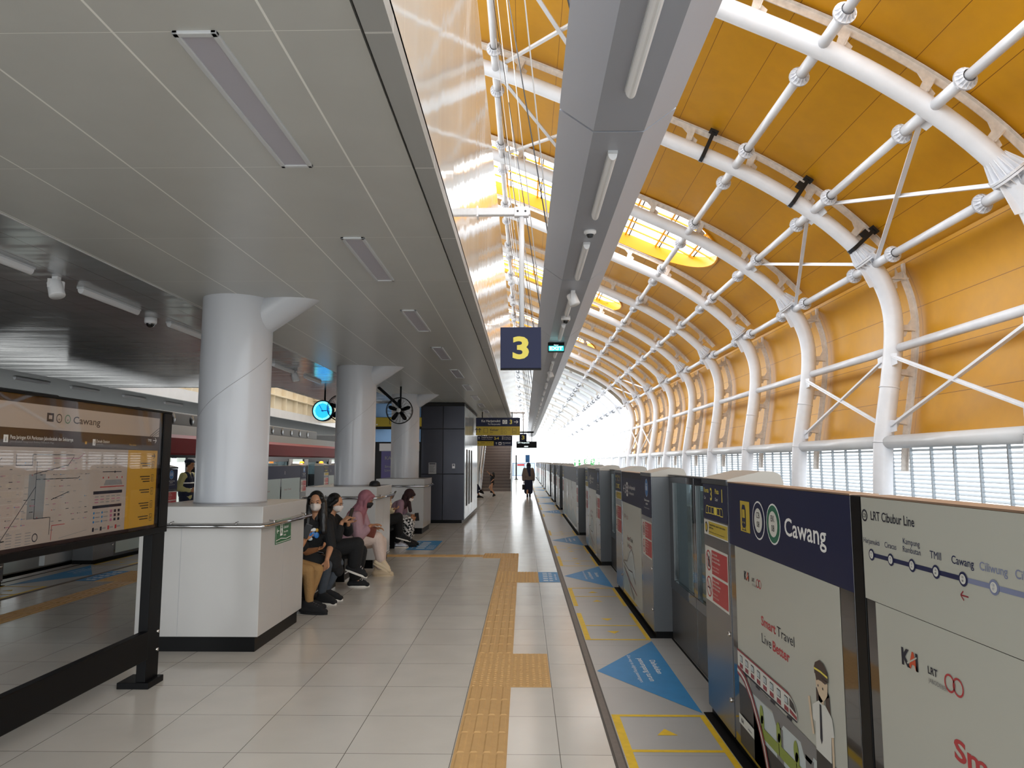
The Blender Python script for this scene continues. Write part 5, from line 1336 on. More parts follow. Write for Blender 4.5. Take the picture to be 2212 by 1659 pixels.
# ================================================================== staircase
mat('tread', '#6f625c', 0.5, var=0.06); mat('riser', '#5a4e4a', 0.6); mat('tread_edge', '#97887c', .4)
t = thing('staircase', (-1.54, 42, 0), 'brown staircase rising behind the direction signs', 'staircase')
for k in range(22):
    y = 39.8 + k * .3; z = k * .165
    b = MB(); b.box(-2.36, -.74, y, y + .32, z, z + .165, 0); b.box(-2.36, -.74, y - .012, y + .02, z + .145, z + .167, 1); b.build('step', ['tread', 'tread_edge'], t)
for x, nm in ((-2.42, 'left'), (-.70, 'right')):
    b = MB(); b.prism([(39.6, 0), (40.0, 0), (46.4, 3.4), (46.4, 4.5), (39.6, 1.0)], lambda u, v, w_: (x - .03 + w_, u, v), .06, 0); b.build('side_panel', ['cabin_white' if nm == 'right' else 'lamp_white'], t, recalc=True)
    for dz in (0, -.25):
        b = MB(); b.tube([(x + (.06 if nm == 'left' else -.06), 39.5, .95 + dz), (x + (.06 if nm == 'left' else -.06), 39.8, 1.0 + dz), (x + (.06 if nm == 'left' else -.06), 46.4, 4.6 + dz)], .025, 10); b.build('handrail', ['chrome'], t)
b = MB(); b.box(-4.6, -2.5, 39.6, 46, 0, HC + .3, 0); struct(b.build('wall_back', ['pedestal'], origin=(0, 0, 0)))
# side railing and far end fence
t = thing('end_gate', (-.3, 77.3, 0), 'pale fence closing the far end of the platform', 'fence')
b = MB()
for x in (-6.0, -4.8, -3.6, -2.4, -1.2, 0.0, 1.1): b.box(x - .03, x + .03, 77.27, 77.33, 0, 1.5, 0)
b.box(-6, 1.1, 77.28, 77.32, 1.44, 1.5, 0); b.box(-6, 1.1, 77.28, 77.32, .1, .16, 0); b.build('frame', ['cabin_blue'], t)
b = MB(); b.box(-5.97, 1.07, 77.295, 77.305, .16, 1.44, 0); b.build('mesh_panel', ['cabin_white'], t)
b = MB(); b.box(-.75, .0, 77.25, 77.27, 1.18, 1.36, 0); tag(b.build('warning_banner', ['red']), 'small red banner on the far end fence', 'banner')
b = MB(); b.cyl((-.734, 65.5, 0), (-.734, 65.5, 2.2), .06, n=12); b.lathe([(.16, 0), (.16, .05), (.06, .07)], (-.734, 65.5, 0)); tag(b.build('barrier_post', ['board_black']), 'dark slim post standing near the far end of the platform', 'post')

# ================================================================== train on the left track
mat('train_red', '#6d1319', 0.5, spec=.2); mat('train_white', '#c3c5c6', 0.3, coat=.3); mat('train_grey', '#5f6060', 0.45); mat('train_black', '#0f0f11', 0.2)
mat('saloon_glow', '#d9e3dc', .5, emit='#e6f2e8', estr=.55); mat('seat_red', '#a3201f', .5)  # saloon lining itself emits, standing in for the lit train interior
glass_material('train_glass', '#8fa1a5', .12)
t = thing('train', (-8.8, 20, -.95), 'red and white commuter train standing at the left track', 'train')
XF = -7.42; XBK = -10.05
for c_ in range(2):
    ya = -1.9 + c_ * 22.3 + .25; yb = ya + 21.9
    doors = [ya + 2.33 + (4.67 * k) for k in range(4)] if c_ else [ya + 3.2 + 4.67 * k for k in range(4)]
    doors = [5.876 - 4.67, 5.876, 10.546, 15.216] if c_ == 0 else [23.69, 28.36, 33.03, 37.0]
    body = MB(); body.box(XBK, XF, ya, yb, -.85, .0, 0)
    body.build('underframe', ['train_black'], t)
    body = MB(); body.box(XBK, XF, ya, yb, -.02, .02, 0); fl = body.build('saloon_floor', ['train_grey'], t)
    cuts = []
    for d in doors: cuts += [(d - .68, d + .68, 'd')]
    walls = MB(); edge = ya
    win = MB(); pan = MB()
    for d0, d1, _ in cuts + [(yb, yb, 'e')]:
        a, b_ = edge, d0
        L = b_ - a
        if L > 1.4:
            walls.box(XF - .08, XF, a, b_, .02, .78, 0); walls.box(XF - .08, XF, a, b_, 1.62, 1.76, 1)
            n = 2 if L > 2.6 else 1; w = (L - .3) / n
            for q in range(n + 1):
                p0 = a + (0 if q == 0 else .15 + q * w - .06); p1 = a + (.15 if q == 0 else (.15 + q * w + .06 if q < n else L)); walls.box(XF - .08, XF, p0, p1, .78, 1.62, 1)
            pw = MB(); pw.box(XF - .05, XF - .04, a + .1, b_ - .1, .78, 1.62, 0); pw.build('window_glass', ['train_glass'], t)
        elif L > 0: walls.box(XF - .08, XF, a, b_, .02, 1.76, 0)
        edge = d1
    # cladding above doors
    for d0, d1, _ in cuts: walls.box(XF - .08, XF, d0, d1, 1.70, 1.76, 1)
    walls.build('side_wall', ['train_white', 'train_black'], t)
    for d in doors:
        for s_ in (-1, 1):
            o_ = MB(); y0 = d + s_ * 1.0; o_.box(XF - .02, XF + .02, min(y0, y0 + s_ * -.34), max(y0, y0 - s_ * .34), .03, 1.7, 0); lf = o_.build('sliding_leaf', ['train_white'], t)
            o_ = MB(); yc = y0 - s_ * .17; o_.prism([(-.1, .75), (.1, .75), (.1, 1.45), (.07, 1.5), (-.07, 1.5), (-.1, 1.45)], lambda u, v, w_: (XF + .021 + w_ * .004, yc + u, v), 1, 0); o_.build('leaf_window', ['train_black'], lf)
    r_ = MB(); r_.prism([(XF, 1.76), (XF + .02, 1.8), (XF + .02, 2.12), (XF - .1, 2.2), (XBK + .1, 2.2), (XBK - .02, 2.12), (XBK, 1.76)], lambda u, v, w_: (u, ya + w_ * (yb - ya), v), 1, 0); r_.build('red_cantrail', ['train_red'], t, recalc=True)
    r_ = MB(); r_.prism([(XF - .1, 2.2), (XF - .2, 2.42), (XBK + .2, 2.42), (XBK + .1, 2.2)], lambda u, v, w_: (u, ya + w_ * (yb - ya), v), 1, 0); r_.build('roof', ['train_grey'], t, recalc=True)
    for k, (q0, q1) in enumerate(((.9, 6.2), (9.0, 13.5), (16, 20.4))):
        r_ = MB(); r_.box(-9.3, -7.75, ya + q0, ya + q1, 2.42, 2.72, 0); rr = r_.build('roof_unit', ['train_grey'], t, bevel=.03)
        for q in range(int((q1 - q0) / .9)): 
            f_ = MB(); f_.lathe([(.001, .006), (.11, .005), (.12, 0)], (-7.75, ya + q0 + .5 + q * .9, 2.57), (1, 0, 0), 14); f_.build('fan_grille', ['train_black'], rr)
    i_ = MB(); i_.box(XBK + .05, XBK + .1, ya, yb, .02, .75, 0); i_.box(XBK + .05, XBK + .1, ya, yb, 1.6, 2.15, 0); i_.box(XBK, XF - .1, ya, yb, 2.1, 2.15, 0); i_.build('saloon_lining', ['saloon_glow'], t)
    for k in range(4):
        i_ = MB(); y = ya + 1.2 + k * 4.9; i_.box(XBK + .12, XBK + .55, y, y + 2.8, .35, .47, 0); i_.box(XBK + .12, XBK + .22, y, y + 2.8, .47, .95, 0); i_.build('bench_seat', ['seat_red'], t, bevel=.03)
t3 = thing('vaulted_wall', (-12, 30, 0), 'pale louvred wall beyond the left track', 'wall')
bpy.data.objects.remove(t3)
b = MB(); b.box(-14.2, -14.1, -7, 60, -1.2, .8, 1); b.box(-14.2, -14.1, -7, 60, 1.75, 3.3, 0)
mat('far_wall', '#4b505a', .6)
struct(b.build('wall_left', ['far_wall', 'concrete'], origin=(0, 0, 0)))
# tree far outside
mat('leaves', '#4f9a5e', .7, var=.25, vscale=3)
rn = random.Random(5); b = MB()
for k in range(700):
    a = rn.uniform(0, 6.28); rr = rn.random() ** .5; c = Vector((10.9 + 2.4 * rr * math.cos(a), 128 + 2.4 * rr * math.sin(a), 1.2 + rn.uniform(-1, 1) * 1.5 * math.sqrt(1 - rr * rr)))
    n_ = Vector((rn.gauss(0, 1), rn.gauss(0, 1), rn.gauss(0, 1))).normalized(); u_ = n_.orthogonal().normalized(); w2 = n_.cross(u_); s_ = rn.uniform(.12, .3)
    b.add([c + u_ * s_, c + w2 * s_ * .5, c - u_ * s_, c - w2 * s_ * .5], [(0, 1, 2, 3)], 0)
t = thing('tree', (10.9, 128, -6), 'green tree top beyond the open end of the roof', 'tree')
b.build('foliage', ['leaves'], t); b = MB(); b.cyl((10.9, 128, -6), (10.9, 128, .8), .3, .15, n=10); b.build('trunk', ['hat_brown'], t)
# ================================================================== people
mat('skin', '#b98766', 0.5, var=.04, vscale=20); mat('skin_tan', '#a9744f', .5, var=.04, vscale=20); mat('hair_black', '#0d0b0c', .35, var=.3, vscale=40, stretch=(1, 1, .15), bump=.4, bscale=90)
mat('cloth_black', '#121214', .85, bump=.3, bscale=60); mat('khaki', '#9a7648', .85, var=.06, bump=.4, bscale=30); mat('jeans', '#41474f', .85, var=.15, vscale=12); mat('mask_white', '#d8cdc6', .7); mat('mask_black', '#141316', .7)
mat('hijab_pink', '#95606a', .75, var=.06, bump=.5, bscale=18, stretch=(1, 1, .3)); mat('blouse_pink', '#a5828a', .75, var=.08, bump=.6, bscale=20, stretch=(1, 1, .3)); mat('trousers_cream', '#c9b4a8', .8, var=.05, bump=.4, bscale=22)
mat('shoe_cream', '#c8b496', .7); mat('sole_white', '#d9d2c8', .6); mat('brown_leather', '#6b2e1c', .5, var=.1); mat('hijab_brown', '#2c1519', .8, bump=.4, bscale=25); mat('tee_mauve', '#8d6f7c', .8, var=.05); mat('grey_knit', '#8d8a89', .85)
mat('cuff_cream', '#d6c6a2', .8, var=.25, vscale=25); mat('navy_cloth', '#141a33', .8, bump=.3, bscale=30); mat('hi_vis', '#b9b27a', .7); mat('eye_dark', '#120b0a', .3); mat('phone_grey', '#8a8b92', .25, metal=.3); mat('phone_dark', '#15161c', .2)
def pattern_mat(name, c1, c2, kind, scale):
    m = bpy.data.materials.new(name); m.use_nodes = True; nt = m.node_tree; b = nt.nodes['Principled BSDF']; b.inputs['Roughness'].default_value = .8
    tc = nt.nodes.new('ShaderNodeTexCoord')
    if kind == 'check':
        mp = nt.nodes.new('ShaderNodeMapping'); mp.inputs['Rotation'].default_value = (.78, .3, .78); nt.links.new(tc.outputs['Object'], mp.inputs[0])
        n = nt.nodes.new('ShaderNodeTexChecker'); n.inputs['Scale'].default_value = scale; nt.links.new(mp.outputs[0], n.inputs[0]); n.inputs[1].default_value = lin(c1); n.inputs[2].default_value = lin(c2); nt.links.new(n.outputs[0], b.inputs[0])
    else:
        n = nt.nodes.new('ShaderNodeTexWave'); n.inputs['Scale'].default_value = scale; n.inputs['Distortion'].default_value = 12; n.inputs['Detail'].default_value = 2; n.bands_direction = 'DIAGONAL'
        nt.links.new(tc.outputs['Object'], n.inputs[0]); r = nt.nodes.new('ShaderNodeValToRGB'); r.color_ramp.interpolation = 'CONSTANT'
        r.color_ramp.elements[0].color = lin(c1); r.color_ramp.elements[1].color = lin(c2); r.color_ramp.elements[1].position = .5; nt.links.new(n.outputs[1] if len(n.outputs) > 1 else n.outputs[0], r.inputs[0]); nt.links.new(r.outputs[0], b.inputs[0])
    MATS[name] = m
pattern_mat('check_skirt', '#101012', '#d8d4d0', 'check', 22); pattern_mat('batik', '#26222b', '#9a8775', 'wave', 16)
V = Vector
def capsule(mb, p0, r0, p1, r1, n=12):
    p0, p1 = V(p0), V(p1); d = p1 - p0; L = d.length
    if L < 1e-5: mb.ell(p0, max(r0, r1), n, 8); return
    d.normalize(); prof = [(r0 * math.sin(a), -r0 * math.cos(a)) for a in (0, .4, .8, 1.2, 1.57)] + [(r1 * math.sin(a), L - r1 * math.cos(a)) for a in (1.57, 1.95, 2.35, 2.75, 3.1416)]
    mb.lathe(prof, p0, d, n)
def chain(mb, pts): 
    for (a, ra), (b, rb) in zip(pts, pts[1:]): capsule(mb, a, ra, b, rb)
def fin(mb, name, m_, parent, vox=.008, sm=3):
    o = mb.build(name, [m_], parent)
    r = o.modifiers.new('skin', 'REMESH'); r.mode = 'VOXEL'; r.voxel_size = vox; r.use_smooth_shade = True
    s = o.modifiers.new('smooth', 'SMOOTH'); s.factor = .5; s.iterations = sm
    return o
def hand(mb, wrist, d, nrm, side=1, curl=.5, k=1.0):
    """palm and five fingers; d = pointing direction, nrm = palm normal, thumb on the side given by side"""
    d = V(d).normalized(); nrm = V(nrm); nrm = (nrm - d * nrm.dot(d)).normalized(); s = d.cross(nrm) * side; w = V(wrist)
    for q in (-.03, -.01, .01, .03): capsule(mb, w + s * q * .6 * k + d * .01 * k, .013 * k, w + s * q * k + d * .085 * k, .0115 * k, 8)
    for i, (q, L) in enumerate(((-.032, .045), (-.011, .058), (.011, .063), (.032, .057))):
        p = w + s * q * k + d * .088 * k; dd = d.copy(); r = .0088 * k
        for j, f in enumerate((.45, .32, .26)):
            ang = curl * (.65 + .75 * j) * (1 + .12 * (1.5 - i)); dd2 = (d * math.cos(ang) + nrm * math.sin(ang)).normalized(); p2 = p + dd2 * L * f * k
            capsule(mb, p, r, p2, r * .9, 8); p = p2; r *= .9
    p = w + s * .026 * k + d * .025 * k; dd = (d * .6 + s * .75 + nrm * .3).normalized(); p2 = p + dd * .04 * k; dd3 = (d * .85 + s * .25 + nrm * .45).normalized(); p3 = p2 + dd3 * .03 * k; p4 = p3 + (d + nrm * .5).normalized() * .022 * k
    chain(mb, [(p, .012 * k), (p2, .0105 * k), (p3, .0095 * k), (p4, .008 * k)])
def head_geo(mb, c, f, up, k=1.0):
    """c = centre, f = facing, up"""
    c = V(c); f = V(f).normalized(); up = V(up); up = (up - f * up.dot(f)).normalized(); s = f.cross(up); M_ = Matrix((s, f, up)).transposed()
    mb.ell(c + up * .02 * k - f * .008 * k, (.073 * k, .09 * k, .092 * k), 20, 14, rot=M_)
    mb.ell(c - up * .045 * k + f * .022 * k, (.056 * k, .062 * k, .066 * k), 18, 12, rot=M_)
    capsule(mb, c + f * .082 * k + up * .01 * k, .008 * k, c + f * .097 * k - up * .022 * k, .013 * k, 8)
    capsule(mb, c + f * .078 * k - up * .055 * k - s * .015 * k, .008 * k, c + f * .078 * k - up * .055 * k + s * .015 * k, .008 * k, 8)
    for q in (-1, 1):
        mb.ell(c + s * .074 * k * q - f * .005 * k - up * .005 * k, (.01 * k, .018 * k, .03 * k), 10, 8, rot=M_); mb.ell(c + s * .03 * k * q + f * .07 * k + up * .022 * k, (.018 * k, .012 * k, .008 * k), 10, 6, rot=M_)
    return s, f, up, M_
def face_parts(t, c, f, up, k=1.0, mask=None):
    c = V(c); f = V(f).normalized(); up = V(up); up = (up - f * up.dot(f)).normalized(); s = f.cross(up); M_ = Matrix((s, f, up)).transposed()
    for q in (-1, 1):
        b = MB(); b.ell(c + s * .03 * k * q + f * .0795 * k + up * .008 * k, (.0135 * k, .006 * k, .0055 * k), 12, 8, rot=M_); b.build('eye', ['eye_dark'], t)
        b = MB(); b.tube([c + s * q * .015 * k + f * .084 * k + up * .028 * k, c + s * q * .03 * k + f * .083 * k + up * .034 * k, c + s * q * .048 * k + f * .07 * k + up * .029 * k], .0028 * k, 6); b.build('eyebrow', ['hair_black'], t)
    if mask:
        b = MB(); b.ell(c - up * .04 * k + f * .035 * k, (.062 * k, .068 * k, .056 * k), 22, 14, rot=M_); capsule(b, c + f * .094 * k - up * .012 * k, .021 * k, c + f * .084 * k - up * .062 * k, .02 * k)
        o = fin(b, 'face_mask', mask, t, .006, 3)
        for q in (-1, 1):
            b = MB(); b.tube([c + s * q * .055 * k + f * .045 * k - up * .015 * k, c + s * q * .076 * k - f * .0 * k + up * .02 * k, c + s * q * .078 * k - f * .015 * k, c + s * q * .055 * k + f * .04 * k - up * .06 * k], .0015 * k, 5); b.build('mask_loop', [mask], t)
    else:
        b = MB(); b.tube([c + f * .086 * k - up * .055 * k - s * .018 * k, c + f * .09 * k - up * .056 * k, c + f * .086 * k - up * .055 * k + s * .018 * k], .0035 * k, 6); b.build('lips', ['red'], t)
def hair(t, c, f, up, k=1.0, long_pts=None, m_='hair_black', name='hair'):
    c = V(c); f = V(f).normalized(); up = V(up); up = (up - f * up.dot(f)).normalized(); s = f.cross(up); M_ = Matrix((s, f, up)).transposed(); b = MB()
    b.ell(c + up * .034 * k - f * .03 * k, (.083 * k, .088 * k, .092 * k), 22, 14, rot=M_)
    for q in (-1, 1): capsule(b, c + s * q * .062 * k + up * .05 * k + f * .02 * k, .03 * k, c + s * q * .07 * k - up * .03 * k - f * .03 * k, .028 * k)
    for pts in (long_pts or []): chain(b, pts)
    return fin(b, name, m_, t, .009, 2)
def hijab(t, c, f, up, m_, k=1.0, drape=None):
    c = V(c); f = V(f).normalized(); up = V(up); up = (up - f * up.dot(f)).normalized(); s = f.cross(up); M_ = Matrix((s, f, up)).transposed(); b = MB()
    b.ell(c + up * .03 * k - f * .026 * k, (.094 * k, .103 * k, .106 * k), 22, 14, rot=M_)
    b.ell(c + up * .082 * k + f * .03 * k, (.07 * k, .06 * k, .032 * k), 18, 10, rot=M_)
    for q in (-1, 1): chain(b, [(c + s * q * .066 * k + up * .06 * k + f * .03 * k, .028 * k), (c + s * q * .079 * k - up * .02 * k + f * .02 * k, .024 * k), (c + s * q * .045 * k - up * .095 * k + f * .035 * k, .03 * k)])
    chain(b, [(c - up * .05 * k - f * .03 * k, .085 * k), (c - up * .13 * k - f * .01 * k, .075 * k)])
    for pts in (drape or []): chain(b, pts)
    return fin(b, 'hijab', m_, t, .009, 2)
def shoe(t, heel, toe, m_, sole, k=1.0, lace=None):
    heel, toe = V(heel), V(toe); d = (toe - heel).normalized(); up = V((0, 0, 1)); up = (up - d * up.dot(d)).normalized(); s = d.cross(up); L = (toe - heel).length; M_ = Matrix((s, d, up)).transposed()
    b = MB()
    for q in (-.012, .012): chain(b, [(heel + s * q + up * .045, .034 * k), (heel + d * L * .45 + s * q + up * .04, .034 * k), (heel + d * L * .9 + s * q + up * .03, .028 * k)])
    chain(b, [(heel + d * .02 + up * .05, .042 * k), (heel + d * .035 + up * .095, .046 * k)])
    chain(b, [(heel + d * .045 + up * .1, .05 * k), (heel + d * L * .45 + up * .075, .043 * k), (heel + d * L * .74 + up * .05, .037 * k)])
    o = fin(b, 'shoe', m_, t, .007, 3)
    b = MB(); pts = []
    for a in range(20):
        an = 2 * math.pi * a / 20; x = math.cos(an); w = .047 * k * (1 if abs(x) < .7 else .93); pts.append((math.sin(an) * w, L * .46 + x * L * .56))
    def F(u, v, w_): return heel + s * u + d * v + up * (w_ - .004)
    b.prism(pts, F, .024, 0); b.build('sole', [sole], t, bevel=.003, recalc=True)
    if lace:
        b = MB()
        for j in range(4):
            p = heel + d * L * (.34 + j * .1) + up * (.131 - j * .0112); b.tube([p - s * .028 - up * .012, p + up * .002, p + s * .028 - up * .012], .0045, 6)
        if j < 3: b.tube([p - s * .026 - up * .01, p + d * L * .1 + s * .026 - up * .016], .004, 6)
        b.build('laces', [lace], t)
def person(loc, label, J, skin='skin', k=1.0, vox=.008, group=None, hands=True, wide=.055):
    """J: dict of joints. body is grown as one continuous skin"""
    t = thing('person', loc, label, 'person', group); b = MB()
    lat = V(J['lat']).normalized(); P, C, N, H = V(J['pelvis']), V(J['chest']), V(J['neck']), V(J['head'])
    for q in (-1, 1):
        chain(b, [(P + lat * q * .06 * k, .105 * k), ((P + C) / 2 + lat * q * .045 * k, .092 * k), (C + lat * q * .06 * k, .1 * k)])
        chain(b, [(C + lat * q * .05 * k, .09 * k), (N - (N - C).normalized() * .05 * k + lat * q * .03 * k, .055 * k)])
    chain(b, [(C, .08 * k), (N, .05 * k), (H - V(J['up']) * .05 * k, .045 * k)])
    head_geo(b, H, J['face'], J['up'], k)
    for sd in ('L', 'R'):
        if 'sh' + sd in J:
            sh, el, wr = V(J['sh' + sd]), V(J['el' + sd]), V(J['wr' + sd])
            chain(b, [(C + (sh - C) * .4, .07 * k), (sh, .05 * k), (el, .037 * k), (el + (wr - el) * .3, .038 * k), (wr, .025 * k)])
            hd = J.get('hd' + sd)
            if hd and hands: hand(b, wr + (wr - el).normalized() * .005, hd[0], hd[1], hd[2], hd[3], k)
            elif not hd: chain(b, [(wr, .025 * k), (wr + (wr - el).normalized() * .09 * k, .03 * k)])
        hp, kn, an, to = V(J['hp' + sd]), V(J['kn' + sd]), V(J['an' + sd]), V(J['to' + sd])
        chain(b, [(P + (hp - P) * .6, .1 * k), (hp, .088 * k), (kn, .054 * k), (kn + (an - kn) * .3, .053 * k), (an, .034 * k), (an + (to - an) * .35 - V((0, 0, .02)) * k, .018 * k), (an + (to - an) * .6, .014 * k)])
    fin(b, 'body', skin, t, vox, 3)
    return t, lat
def shirt(t, J, m_, sleeve=1.0, k=1.0, name='shirt', hem=0.0, r=.014, forearm=0.0, vox=.009):
    b = MB(); lat = V(J['lat']).normalized(); P, C, N = V(J['pelvis']), V(J['chest']), V(J['neck'])
    for q in (-1, 1):
        chain(b, [(P + lat * q * .06 * k + (P - C).normalized() * hem, (.105 + r) * k), ((P + C) / 2 + lat * q * .05 * k, (.096 + r) * k), (C + lat * q * .062 * k, (.1 + r) * k)])
        chain(b, [(C + lat * q * .05 * k, (.09 + r) * k), (N - (N - C).normalized() * .055 * k + lat * q * .035 * k, (.052 + r) * k)])
    for sd in ('L', 'R'):
        if 'sh' + sd not in J: continue
        sh, el, wr = V(J['sh' + sd]), V(J['el' + sd]), V(J['wr' + sd])
        pts = [(C + (sh - C) * .4, (.07 + r) * k), (sh, (.052 + r) * k), (sh + (el - sh) * min(1, sleeve), (.04 + r * 1.3) * k)]
        if forearm: pts.append((el + (wr - el) * forearm, (.03 + r * 1.2) * k))
        chain(b, pts)
    return fin(b, name, m_, t, vox, 2)
def trousers(t, J, m_, length=1.0, k=1.0, r=.014, flare=0.0, name='trousers', vox=.009):
    b = MB(); P = V(J['pelvis']); lat = V(J['lat']).normalized()
    for q in (-1, 1): chain(b, [(P + lat * q * .06 * k, (.105 + r * .8) * k), (P + lat * q * .055 * k + (V(J['chest']) - P).normalized() * .08, (.095 + r * .5) * k)])
    for sd in ('L', 'R'):
        hp, kn, an = V(J['hp' + sd]), V(J['kn' + sd]), V(J['an' + sd])
        chain(b, [(P + (hp - P) * .6, (.1 + r) * k), (hp, (.09 + r) * k), (kn, (.058 + r) * k), (kn + (an - kn) * .35, (.056 + r + flare * .3) * k), (kn + (an - kn) * length, (.038 + r + flare) * k)])
    return fin(b, name, m_, t, vox, 2)
def phone(c, rt, up, m_, label, grp=None):
    rt = V(rt).normalized(); up = V(up); up = (up - rt * up.dot(rt)).normalized(); n = rt.cross(up); b = MB(); b.obox(c, (.075, .155, .009), Matrix((rt, up, n)).transposed(), 0)
    t = thing('phone', tuple(c), label, 'phone', grp); b.build('case', [m_], t, bevel=.003)
    b = MB(); b.obox(V(c) + n * .005, (.068, .147, .001), Matrix((rt, up, n)).transposed(), 0); b.build('screen', ['phone_dark'], t); return t

# benches between the pedestals
def bench(y0, y1, label):
    t = thing('bench', (-2.72, (y0 + y1) / 2, 0), label, 'bench', 'low dark benches between the pedestals')
    b = MB(); b.box(-2.98, -2.46, y0, y1, .34, .38, 0); b.build('seat', ['board_black'], t, bevel=.006)
    n = int((y1 - y0) / .7)
    for q in range(n + 1):
        y = y0 + .1 + q * (y1 - y0 - .2 - .3) / max(1, n)
        b = MB(); b.box(-2.92, -2.44, y, y + .3, .0, .34, 0); p = b.build('leg', ['black_metal'], t, bevel=.004)
        b = MB(); b.box(-2.439, -2.436, y + .03, y + .27, .10, .115, 0); b.box(-2.439, -2.436, y + .03, y + .27, .0, .02, 0); b.build('trim_strip', ['grey_frame'], p)
bench(7.62, 11.05, 'low dark bench under the seated people between the first two pedestals')
bench(12.85, 16.3, 'low dark bench beyond the second pedestal under two seated people')
UP = (0, 0, 1)
# --- first seated person: khaki trousers, mostly hidden behind the pedestal
J = dict(lat=(.25, -1, 0), pelvis=(-2.62, 7.86, .5), chest=(-2.58, 7.86, .80), neck=(-2.56, 7.86, .93), head=(-2.53, 7.86, 1.03), face=(1, .1, -.6), up=(.5, 0, .85),
         shR=(-2.52, 7.70, .86), elR=(-2.47, 7.68, .57), wrR=(-2.345, 7.76, .77), hdR=((.25, .12, .9), (.6, -.2, 0), 1, .9),
         shL=(-2.52, 8.02, .86), elL=(-2.42, 8.1, .62), wrL=(-2.28, 8.02, .66), hdL=((.8, -.3, .3), (0, -.4, 1), 1, .8),
         hpR=(-2.55, 7.78, .5), knR=(-2.31, 7.82, .465), anR=(-2.31, 7.9, .1), toR=(-2.14, 7.86, .04), hpL=(-2.55, 7.96, .5), knL=(-2.27, 8.04, .44), anL=(-2.37, 8.02, .1), toL=(-2.19, 8.1, .04))
t, _ = person((-2.5, 7.9, 0), 'seated person in khaki trousers and black trainers holding a phone, behind the pedestal', J, 'skin_tan')
shirt(t, J, 'cloth_black', .75); trousers(t, J, 'khaki', .93, r=.006); shoe(t, (-2.38, 7.9, .0), (-2.10, 7.84, .0), 'cloth_black', 'cloth_black', 1.05, 'phone_grey'); shoe(t, (-2.45, 7.98, .0), (-2.19, 8.14, .0), 'cloth_black', 'phone_grey', 1.05)
hair(t, J['head'], J['face'], J['up'])
phone((-2.31, 7.72, .885), (.75, .3, -.3), (.45, 0, .9), 'phone_dark', 'dark phone held up by the person in khaki trousers', 'phones held in hands')
# --- second: long black hair, white mask, black tee with colourful print, looking to the camera
J = dict(lat=(.9, .42, 0), pelvis=(-2.6, 8.42, .5), chest=(-2.44, 8.36, .84), neck=(-2.40, 8.34, .98), head=(-2.385, 8.30, 1.155), face=(.12, -1, -.12), up=(0, -.1, 1),
         shR=(-2.29, 8.42, .91), elR=(-2.22, 8.36, .66), wrR=(-2.205, 8.16, .53), hdR=((.15, -.6, -.8), (-.3, -.6, .5), 1, .4),
         shL=(-2.58, 8.29, .91), elL=(-2.6, 8.24, .66), wrL=(-2.43, 8.36, .53), hdL=((.8, .4, -.1), (0, .2, 1), 1, .7),
         hpR=(-2.5, 8.32, .5), knR=(-2.26, 8.36, .44), anR=(-2.33, 8.44, .12), toR=(-2.17, 8.38, .05), hpL=(-2.5, 8.5, .5), knL=(-2.2, 8.64, .43), anL=(-2.33, 8.64, .12), toL=(-2.15, 8.62, .04))
t, _ = person((-2.5, 8.4, 0), 'seated person with long black hair, white mask and black printed shirt facing the camera', J, 'skin')
shirt(t, J, 'cloth_black', .95, r=.02); trousers(t, J, 'jeans', .95, r=.008); b = MB(); chain(b, [(V((-2.5, 8.3, .52)), .12), (V((-2.3, 8.34, .47)), .085)]); chain(b, [(V((-2.48, 8.52, .52)), .12), (V((-2.24, 8.62, .46)), .09), (V((-2.2, 8.64, .34)), .07)]); fin(b, 'jacket_on_lap', 'cloth_black', t, .011); shoe(t, (-2.37, 8.46, 0), (-2.14, 8.36, 0), 'cloth_black', 'sole_white'); shoe(t, (-2.38, 8.64, 0), (-2.13, 8.62, 0), 'cloth_black', 'sole_white')
H = V(J['head']); hair(t, J['head'], J['face'], J['up'], 1.06, [[(H + V((-.075, .03, .0)), .04), (H + V((-.085, .0, -.14)), .045), (H + V((-.09, -.03, -.30)), .035)], [(H + V((.075, .03, .0)), .04), (H + V((.085, .0, -.14)), .05), (H + V((.10, -.03, -.32)), .042)], [(H + V((0, .06, .0)), .08), (H + V((0, .08, -.2)), .09)]])
face_parts(t, J['head'], J['face'], J['up'], 1.0, 'mask_white')
b = MB(); pr = [((-.06, .0), 'y'), ((-.02, .01), 'w'), ((.03, .0), 'w')]; n_ = V((.42, -.9, .0)).normalized(); rt = V((.9, .42, 0)).normalized(); c0 = V((-2.445, 8.36, .80)) + n_ * .113
Mx = Matrix((rt, n_, n_.cross(rt))).transposed()
for j, (u, v, w, h_, mi) in enumerate(((-.06, .055, .03, .02, 0), (-.025, .045, .022, .02, 1), (.01, .05, .025, .02, 1), (.045, .045, .022, .02, 0), (-.05, -.005, .03, .035, 2), (.0, .0, .03, .028, 2), (.04, -.012, .03, .035, 2), (-.03, -.05, .028, .02, 3))):
    b.ell(c0 + rt * u + V((0, 0, v)), (w, .006, h_), 12, 8, mi, rot=Mx)
b.build('shirt_print', ['map_yellow', 'sign_text', 'blue_round', 'art_pale'], t)
phone((-2.355, 8.46, .525), (1, -.1, -.15), (0, -.6, .7), 'phone_grey', 'grey phone resting in the lap of the person with the printed shirt', 'phones held in hands')
b = MB(); b.ell((-2.30, 8.72, .5), (.12, .12, .09), 16, 10); b.ell((-2.25, 8.6, .43), (.1, .1, .1), 14, 8); o = b.build('handbag', ['cloth_black']); tag(o, 'black soft bag on the lap beside the grey phone', 'bag')
r = o.modifiers.new('r', 'REMESH'); r.mode = 'VOXEL'; r.voxel_size = .012; r.use_smooth_shade = True
